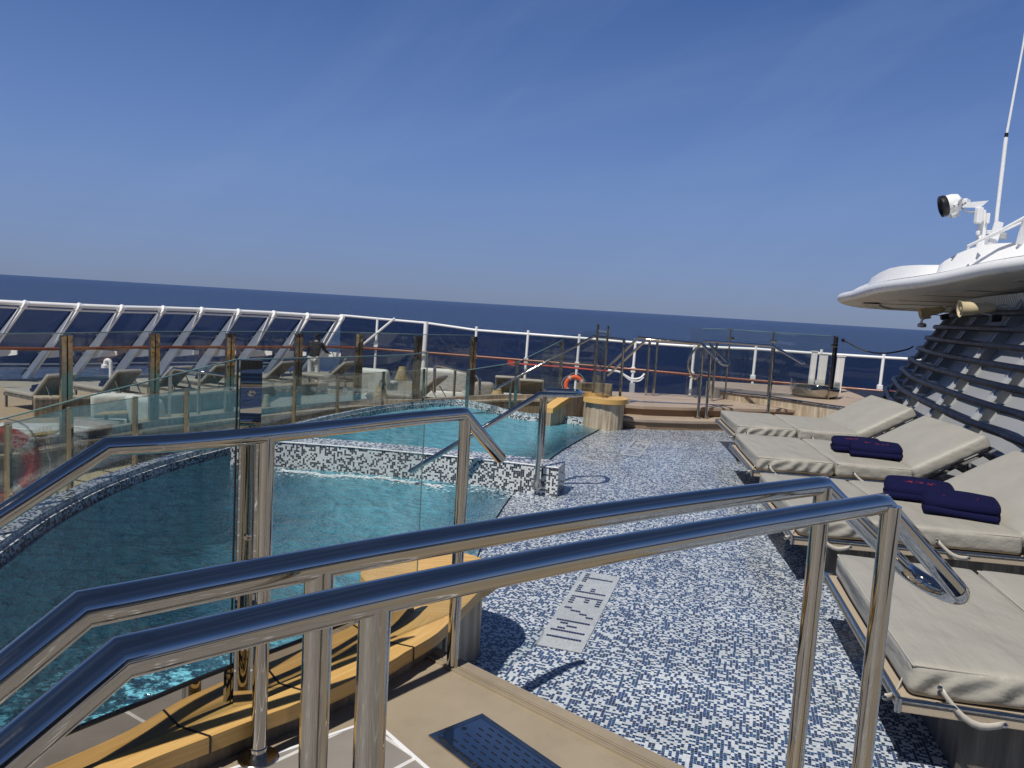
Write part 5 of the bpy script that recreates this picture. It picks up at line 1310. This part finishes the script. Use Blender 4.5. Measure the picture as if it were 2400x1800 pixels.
for i, (px, Y, a, z, lab) in enumerate(spots):
    o = dl if i == 0 else copy_tree(dl)
    o.location = put(px, 900, Y, z); o.rotation_euler = (0, 0, R(a)); o['label'] = lab; o['group'] = 'grey loungers on the lower deck'
for i, (px, py, Y, lab) in enumerate([(1165, 900, 21.5, 'grey deck lounger seen from behind, left of the pair beyond the pool'), (1222, 905, 21.0, 'grey deck lounger seen from behind, right of the pair beyond the pool')]):
    o = copy_tree(dl); o.location = put(px+54, py, Y+1.9, -1.15 if i else -1.15); o.location = put(px, py, Y, -1.34)
    o.rotation_euler = (0, 0, R(100)); o.location.x += .68; o.location.y += 1.9; o.rotation_euler = (0, 0, R(-92)); o.location.x -= .68
    o['label'] = lab; o['group'] = 'grey loungers on the lower deck'
mb = MB(); mb.prism([(-.9, 21.6), (2.2, 21.6), (2.2, 24.8), (-.9, 24.8)], DZ, -1.36); struct('rear_deck', mb, M['deck'], smooth=False)
# towels on the lower loungers
for (px, Y, a, z, lab), where in zip(spots[:4], ('leftmost grey deck lounger on teak', 'grey deck lounger left of the gooseneck pipe', 'grey deck lounger right of the gooseneck pipe', 'grey deck lounger behind the low guardrail')):
    dx = 1.0
    p = put(px, 900, Y, z); c, s_ = math.cos(R(a)), math.sin(R(a)); q = p+Vector((dx*c-.3*s_, dx*s_+.3*c, .455))
    root = thing('folded_towel', 'small folded navy towel lying on the '+where, 'towel', q, 'navy towels on the lower deck', R(a+20))
    mb = MB(); mb.rbox((0, 0, .04), (.36, .26, .08), .03, 4, 4, 2, .02, wob=.02, seed=px); obj('lower_fold', mb, M['towel'], root, local=True)
    mb = MB(); mb.rbox((.01, .02, .115), (.33, .24, .07), .03, 4, 4, 2, .02, wob=.02, seed=px+3); obj('upper_fold', mb, M['towel'], root, local=True)

# sofas
def sofa(loc, yaw, wd, dp, hb, lab, curved=True, arm=False, mat='sofa'):
    root = thing('lounge_sofa', lab, 'sofa', loc, 'pale sofas beyond the wind fence', R(yaw))
    mb = MB(); mb.rbox((0, 0, .22), (wd, dp, .36), .10, 6, 6, 2, .03); obj('seat', mb, M[mat], root, local=True)
    mb = MB(); an = R(12); mb.rbox((0, dp/2-.08, .40+hb/2-.1), (wd*1.02, .26, hb), .11, 8, 3, 6, .0, Y=(0, math.cos(an), math.sin(an)*0-.0), Z=(0, math.sin(an), math.cos(an))); obj('back', mb, M[mat], root, local=True)
    if arm:
        for s_ in (-1, 1):
            mb = MB(); mb.rbox((s_*(wd/2-.1), 0, .38), (.2, dp, .5), .07, 3, 6, 4, 0); obj('arm', mb, M[mat], root, local=True)
    mb = MB(); mb.box((0, -.02, .045), (wd*.94, dp*.9, .05)); obj('base', mb, M['wicker'], root, smooth=False, local=True)
    return root
sofa(put(275, 975, 15.6, DZ), -160, .85, .8, .58, 'white rounded lounge chair left of the second bronze post pair')
sofa(put(378, 985, 14.9, DZ), 150, .95, .8, .66, 'white rounded lounge chair right of the second bronze post pair')
sofa(put(60, 1012, 13.6, DZ), -150, 1.4, .9, .2, 'low white sofa behind the red lifebuoy at far left')
sofa(put(205, 985, 14.4, DZ), 10, 1.1, .7, .05, 'flat grey upholstered footstool in front of the white chairs', mat='cushion_far')
sofa(put(645, 950, 15.4, DZ), 150, .8, .7, .36, 'white lounge chair tipped low behind the mirror clamp plate')
sofa(Vector((-3.30, 19.0, -1.10)), 170, .75, .8, .68, 'pale high backed lounge sofa left of the large deck lounger', arm=True)
sofa(Vector((-1.80, 20.3, -1.10)), 182, 1.30, .8, .66, 'long pale sofa behind the large deck lounger', arm=True)
sofa(Vector((-0.72, 19.2, -1.10)), 185, .5, .9, .50, 'grey sofa end right of the curved low guardrail', arm=True, mat='cushion_far')
# white cushion rug area
mb = MB(); p_ = D(90, 1010, 12.6); mb.rbox((p_.x, p_.y, p_.z-.05), (1.9, 1.2, .12), .05, 6, 6, 2, .02)
single('day_mattress', mb, M['sofa'], 'flat white mattress lying beyond the parapet at the far left', 'mattress')
mb = MB(); a, b = D(25, 1026, 12.0), D(135, 1012, 12.2); mb.bar(a, b, .20, .035); 
single('wooden_armrest_board', mb, M['wicker'], 'slim light wood board beside the white mattress at far left', 'board', bevel=.01)
for i, (x0, y0, x1, y1, Y, lab) in enumerate([(232, 969, 320, 965, 14.9, 'slim wooden side table under the left white lounge chair'), (325, 985, 430, 975, 14.4, 'slim wooden side table under the right white lounge chair')]):
    a, b = D(x0, y0, Y), D(x1, y1, Y); root = thing('side_table', lab, 'table', (a+b)/2, 'wooden side tables among the white chairs')
    mb = MB(); mb.bar(a, b, .35, .04); obj('tabletop', mb, M['wicker'], root, smooth=False, bevel=.01)
    mb = MB()
    for q in (a.lerp(b, .2), a.lerp(b, .8)): mb.tube([q, V2(q.x, q.y, DZ)], .04, 8)
    obj('leg', mb, M['plinth'], root)
# cane lanterns
def lantern(base, h, rb, lab):
    base = Vector(base); root = thing('cane_lantern', lab, 'lantern', base, 'conical cane lanterns beyond the pool')
    mb = MB()
    for k in range(26):
        a = 2*math.pi*k/26; b = base+Vector((rb*math.cos(a), rb*math.sin(a), 0)); c = base+Vector((rb*.36*math.cos(a+.1), rb*.36*math.sin(a+.1), h)); mb.tube([b, c], .016, 5)
    obj('cane', mb, M['wicker'], root)
    mb = MB()
    for f, rr in ((.03, .98), (.95, .40)):
        pts = [base+Vector((rb*rr*math.cos(a), rb*rr*math.sin(a), h*f)) for a in [2*math.pi*k/20 for k in range(20)]]; mb.tube(pts, .02, 6, closed=True)
    obj('hoop', mb, M['wicker'], root)
    mb = MB(); mb.lathe([(rb*.5, 0), (rb*.5, h*.5), (.0001, h*.55)], base, 12); obj('candle_glass', mb, M['plinth'], root)
def lan(x, yb, yt, w_, Y, lab):
    b = D(x, yb, Y); t_ = D(x, yt, Y); lantern(b, t_.z-b.z, w_/1800*Y/2, lab)
lan(891, 942, 905, 38, 14.2, 'conical cane lantern with a strap loop in front of the deck lounger back')
lan(941, 889, 860, 30, 17.5, 'conical cane lantern standing above the pale sofas')
lan(1164, 943, 912, 40, 13.9, 'conical cane lantern at the foot of the pool end handrail')
lan(624, 972, 925, 22, 14.0, 'conical cane lantern half hidden left of the mirror clamp plate')
mb = MB(); mb.tube(catmull([D(889, 905, 14.2), D(893, 893, 14.2), D(900, 893, 14.2), D(903, 904, 14.2)], 5), .018, 6); single('lantern_strap', mb, M['black'], 'dark leather strap loop on the cane lantern before the lounger', 'strap')
# gooseneck pipe and small stand
gn = thing('gooseneck_pipe', 'white gooseneck vent pipe rising between grey deck loungers', 'vent pipe', D(258, 882, 20.5))
mb = MB(); mb.tube(catmull([D(260, 885, 20.5), D(260, 860, 20.5), D(259, 849, 20.5), D(254, 844, 20.5), D(248, 846, 20.5), D(246, 856, 20.5)], 6), .05, 10); obj('pipe', mb, M['white'], gn)
q = D(246, 858, 20.5); mb = MB(); mb.lathe([(.09, -.05), (.09, .03), (.05, .05)], q, 14); obj('mouth', mb, M['white'], gn)
mb = MB(); mb.lathe([(.10, 0), (.10, .35), (.07, .4)], V2(q.x+.28, 20.5, DZ), 12); obj('base', mb, M['white'], gn)
mb = MB(); mb.tube([V2(q.x+.28, 20.5, DZ+.3), D(260, 880, 20.5)], .05, 10); obj('stem', mb, M['white'], gn)
# low guardrails in the lounge
gd = thing('low_guardrail', 'low bent steel guardrail above the sunken lounge steps left of the clamp plate', 'guardrail', D(440, 900, 14.5))
g0 = D(402, 905, 13.2); g1_ = D(408, 864, 13.2); g2_ = D(530, 880, 13.2)
mb = MB(); mb.tube([V2(g0.x-.04, g0.y, DZ), D(399, 872, 13.2), g1_, g2_, V2(g2_.x+.1, g2_.y, g2_.z-.3)], .03, 10); obj('rail', mb, M['steel'], gd, angle=50)
q = D(467, 873, 13.2); mb = MB(); mb.tube([q, V2(q.x, q.y, DZ)], .025, 10); obj('post', mb, M['steel'], gd)
gd2 = thing('curved_guardrail', 'low bent steel guardrail in front of the long pale sofa', 'guardrail', D(1050, 890, 14.0))
mb = MB(); mb.tube([D(1018, 920, 14.0), D(1019, 862, 14.0), D(1024, 855, 14.0), D(1100, 873, 13.9), D(1118, 880, 13.8), D(1124, 890, 13.8), D(1123, 940, 13.8)], .03, 10); obj('rail', mb, M['steel'], gd2, angle=50)
q = D(1067, 866, 14.0); mb = MB(); mb.tube([q, V2(q.x, q.y, -1.10)], .025, 10); obj('post', mb, M['steel'], gd2)
for o in (gd2,): pass
tr_ = thing('side_tray_table', 'low white tray table between the far lounger pair and the pool end handrail', 'table', D(1198, 930, 15.0))
a, b = D(1180, 927, 15.0), D(1222, 930, 15.0); mb = MB(); mb.bar(a, b, .5, .06); obj('tabletop', mb, M['sofa'], tr_, smooth=False, bevel=.01)
mb = MB(); q = (a+b)/2; mb.tube([q, V2(q.x, q.y, -1.10)], .06, 10); obj('leg', mb, M['steel'], tr_)

# ------------------------------------------------------------------ the man by the low wall
def skin_obj(name, verts, edges, radii, mat, parent, sub=2, root=0):
    me = bpy.data.meshes.new(name); off = rootloc(parent)
    me.from_pydata([tuple(Vector(v)) for v in verts], edges, [])
    o = bpy.data.objects.new(name, me); C.objects.link(o); o.parent = parent
    sk = o.modifiers.new('skin', 'SKIN'); sk.use_smooth_shade = True
    for i, r in enumerate(radii):
        rr = r if isinstance(r, tuple) else (r, r); me.skin_vertices[0].data[i].radius = rr
        me.skin_vertices[0].data[i].use_root = (i == root)
    s_ = o.modifiers.new('sub', 'SUBSURF'); s_.levels = sub; s_.render_levels = sub
    me.materials.append(mat); return o
mp_ = put(734, 893, 26.6, DZ)
mn = thing('person', 'man in a black jacket, white trousers and dark cap leaning at the ship rail', 'person', mp_)
mn.scale = (.98, .98, .98)
# local frame: x to the right in view, y away, feet at z=0; seen from behind, leaning slightly to the right
bodyv = [(0, 0, .95), (0.01, .02, 1.10), (0.03, .03, 1.28), (.05, .04, 1.43), (.07, .04, 1.52), (.085, .03, 1.60), (.09, .02, 1.69),
         (-.10, 0, .90), (-.13, .03, .50), (-.14, 0, .09), (-.13, .13, .04), (.10, 0, .90), (.13, .02, .50), (.12, -.02, .09), (.14, .11, .04),
         (-.15, .03, 1.40), (-.21, .08, 1.14), (-.10, .30, 1.03), (.24, .04, 1.39), (.36, .14, 1.14), (.46, .32, 1.06),
         (.135, .06, 1.60)]
bodye = [(0, 1), (1, 2), (2, 3), (3, 4), (4, 5), (5, 6), (0, 7), (7, 8), (8, 9), (9, 10), (0, 11), (11, 12), (12, 13), (13, 14), (3, 15), (15, 16), (16, 17), (3, 18), (18, 19), (19, 20), (5, 21)]
bodyr = [.07, .07, .07, .06, .05, .085, .075, .08, .06, .045, .03, .08, .06, .045, .03, .06, .045, .03, .06, .045, .03, .02]
for hv, sgn in ((17, -1), (20, 1)):
    b = bodyv[hv]
    for k in range(4):
        i0 = len(bodyv); ln = (.075, .085, .08, .06)[k]
        bodyv.append((b[0]+(k-1.5)*.016, b[1]+.07, b[2]-.01)); bodyv.append((b[0]+(k-1.5)*.019, b[1]+.07+ln, b[2]-.05)); bodye += [(hv, i0), (i0, i0+1)]; bodyr += [.010, .008]
    i0 = len(bodyv); bodyv.append((b[0]-sgn*.035, b[1]+.03, b[2])); bodyv.append((b[0]-sgn*.05, b[1]+.08, b[2]-.02)); bodye += [(hv, i0), (i0, i0+1)]; bodyr += [.012, .009]
skin_obj('body', bodyv, bodye, bodyr, M['skin'], mn)
skin_obj('jacket', [(0, 0, .86), (0.0, .01, .98), (0.02, .03, 1.16), (.04, .04, 1.34), (.06, .04, 1.44), (-.15, .03, 1.40), (-.22, .08, 1.14), (-.12, .26, 1.05), (.25, .04, 1.39), (.37, .14, 1.14), (.44, .28, 1.08)],
         [(0, 1), (1, 2), (2, 3), (3, 4), (3, 5), (5, 6), (6, 7), (3, 8), (8, 9), (9, 10)], [(.20, .15), (.195, .15), (.20, .15), (.19, .13), (.08, .08), .085, .065, .05, .085, .065, .05], M['jacket'], mn)
skin_obj('trousers', [(0, 0, .95), (-.10, 0, .86), (-.13, .03, .50), (-.14, 0, .10), (.10, 0, .86), (.13, .02, .50), (.12, -.02, .10)], [(0, 1), (1, 2), (2, 3), (0, 4), (4, 5), (5, 6)], [(.16, .13), .125, .095, .085, .125, .095, .085], M['trousers'], mn)
mb = MB(); mb.lathe([(.07, 0), (.075, .02), (.055, .03)], (.07, .035, 1.475), 14); obj('collar', mb, M['white'], mn, local=True)
mb = MB(); mb.lathe([(.108, 0), (.108, .05), (.085, .10), (.0001, .12)], (.09, .02, 1.655), 18); mb.box((.20, .05, 1.665), (.13, .15, .014)); obj('cap', mb, M['jacket'], mn, local=True)
mb = MB()
for x, y in ((-.13, .06), (.13, .04)): mb.rbox((x, y, .05), (.11, .28, .10), .045, 3, 4, 2)
obj('shoe', mb, M['white'], mn, local=True)

# ------------------------------------------------------------------ deckhouse behind the viewer, unseen, added to give the steel dark reflections
dh = thing('reflection_backdrop', 'dark brown wall with black panels added behind the viewpoint for steel reflections', 'reflection_backdrop', (2, -7, PZ))
mb = MB(); mb.box((3.0, -7.5, 1.75), (16, .6, 3.2)); mb.box((3.0, -7.3, 3.4), (16.6, 1.4, .18)); obj('wall', mb, M['trav_dark'], dh, smooth=False)
for k in range(6):
    mb = MB(); mb.box((-3.6+k*2.6, -7.17, 1.65), (2.2, .06, 2.2)); obj('dark_panel', mb, M['black'], dh, smooth=False)

# ------------------------------------------------------------------ the near platform group was surveyed with 51 mm tube; the rails are 47 mm
SHR = 0.92; CP = Vector((0, 0, CAMZ))
def shrink_group(root):
    def walk_(o):
        yield o
        for ch in o.children: yield from walk_(ch)
    for o in walk_(root):
        if o.parent is None: wl = o.location.copy(); o.location = CP+(wl-CP)*SHR
        else: o.location = o.location*SHR
        if o.type == 'MESH':
            if o.parent is None: o.data.transform(Matrix.Scale(SHR, 4))
            else: o.data.transform(Matrix.Scale(SHR, 4))
for nm in ('double_handrail', 'glass_side_handrail', 'pool_kerb', 'glass_balustrade', 'stone_platform', 'terrace_tiles', 'step_nosing', 'grout_border', 'drain_grate'):
    shrink_group(bpy.data.objects[nm])
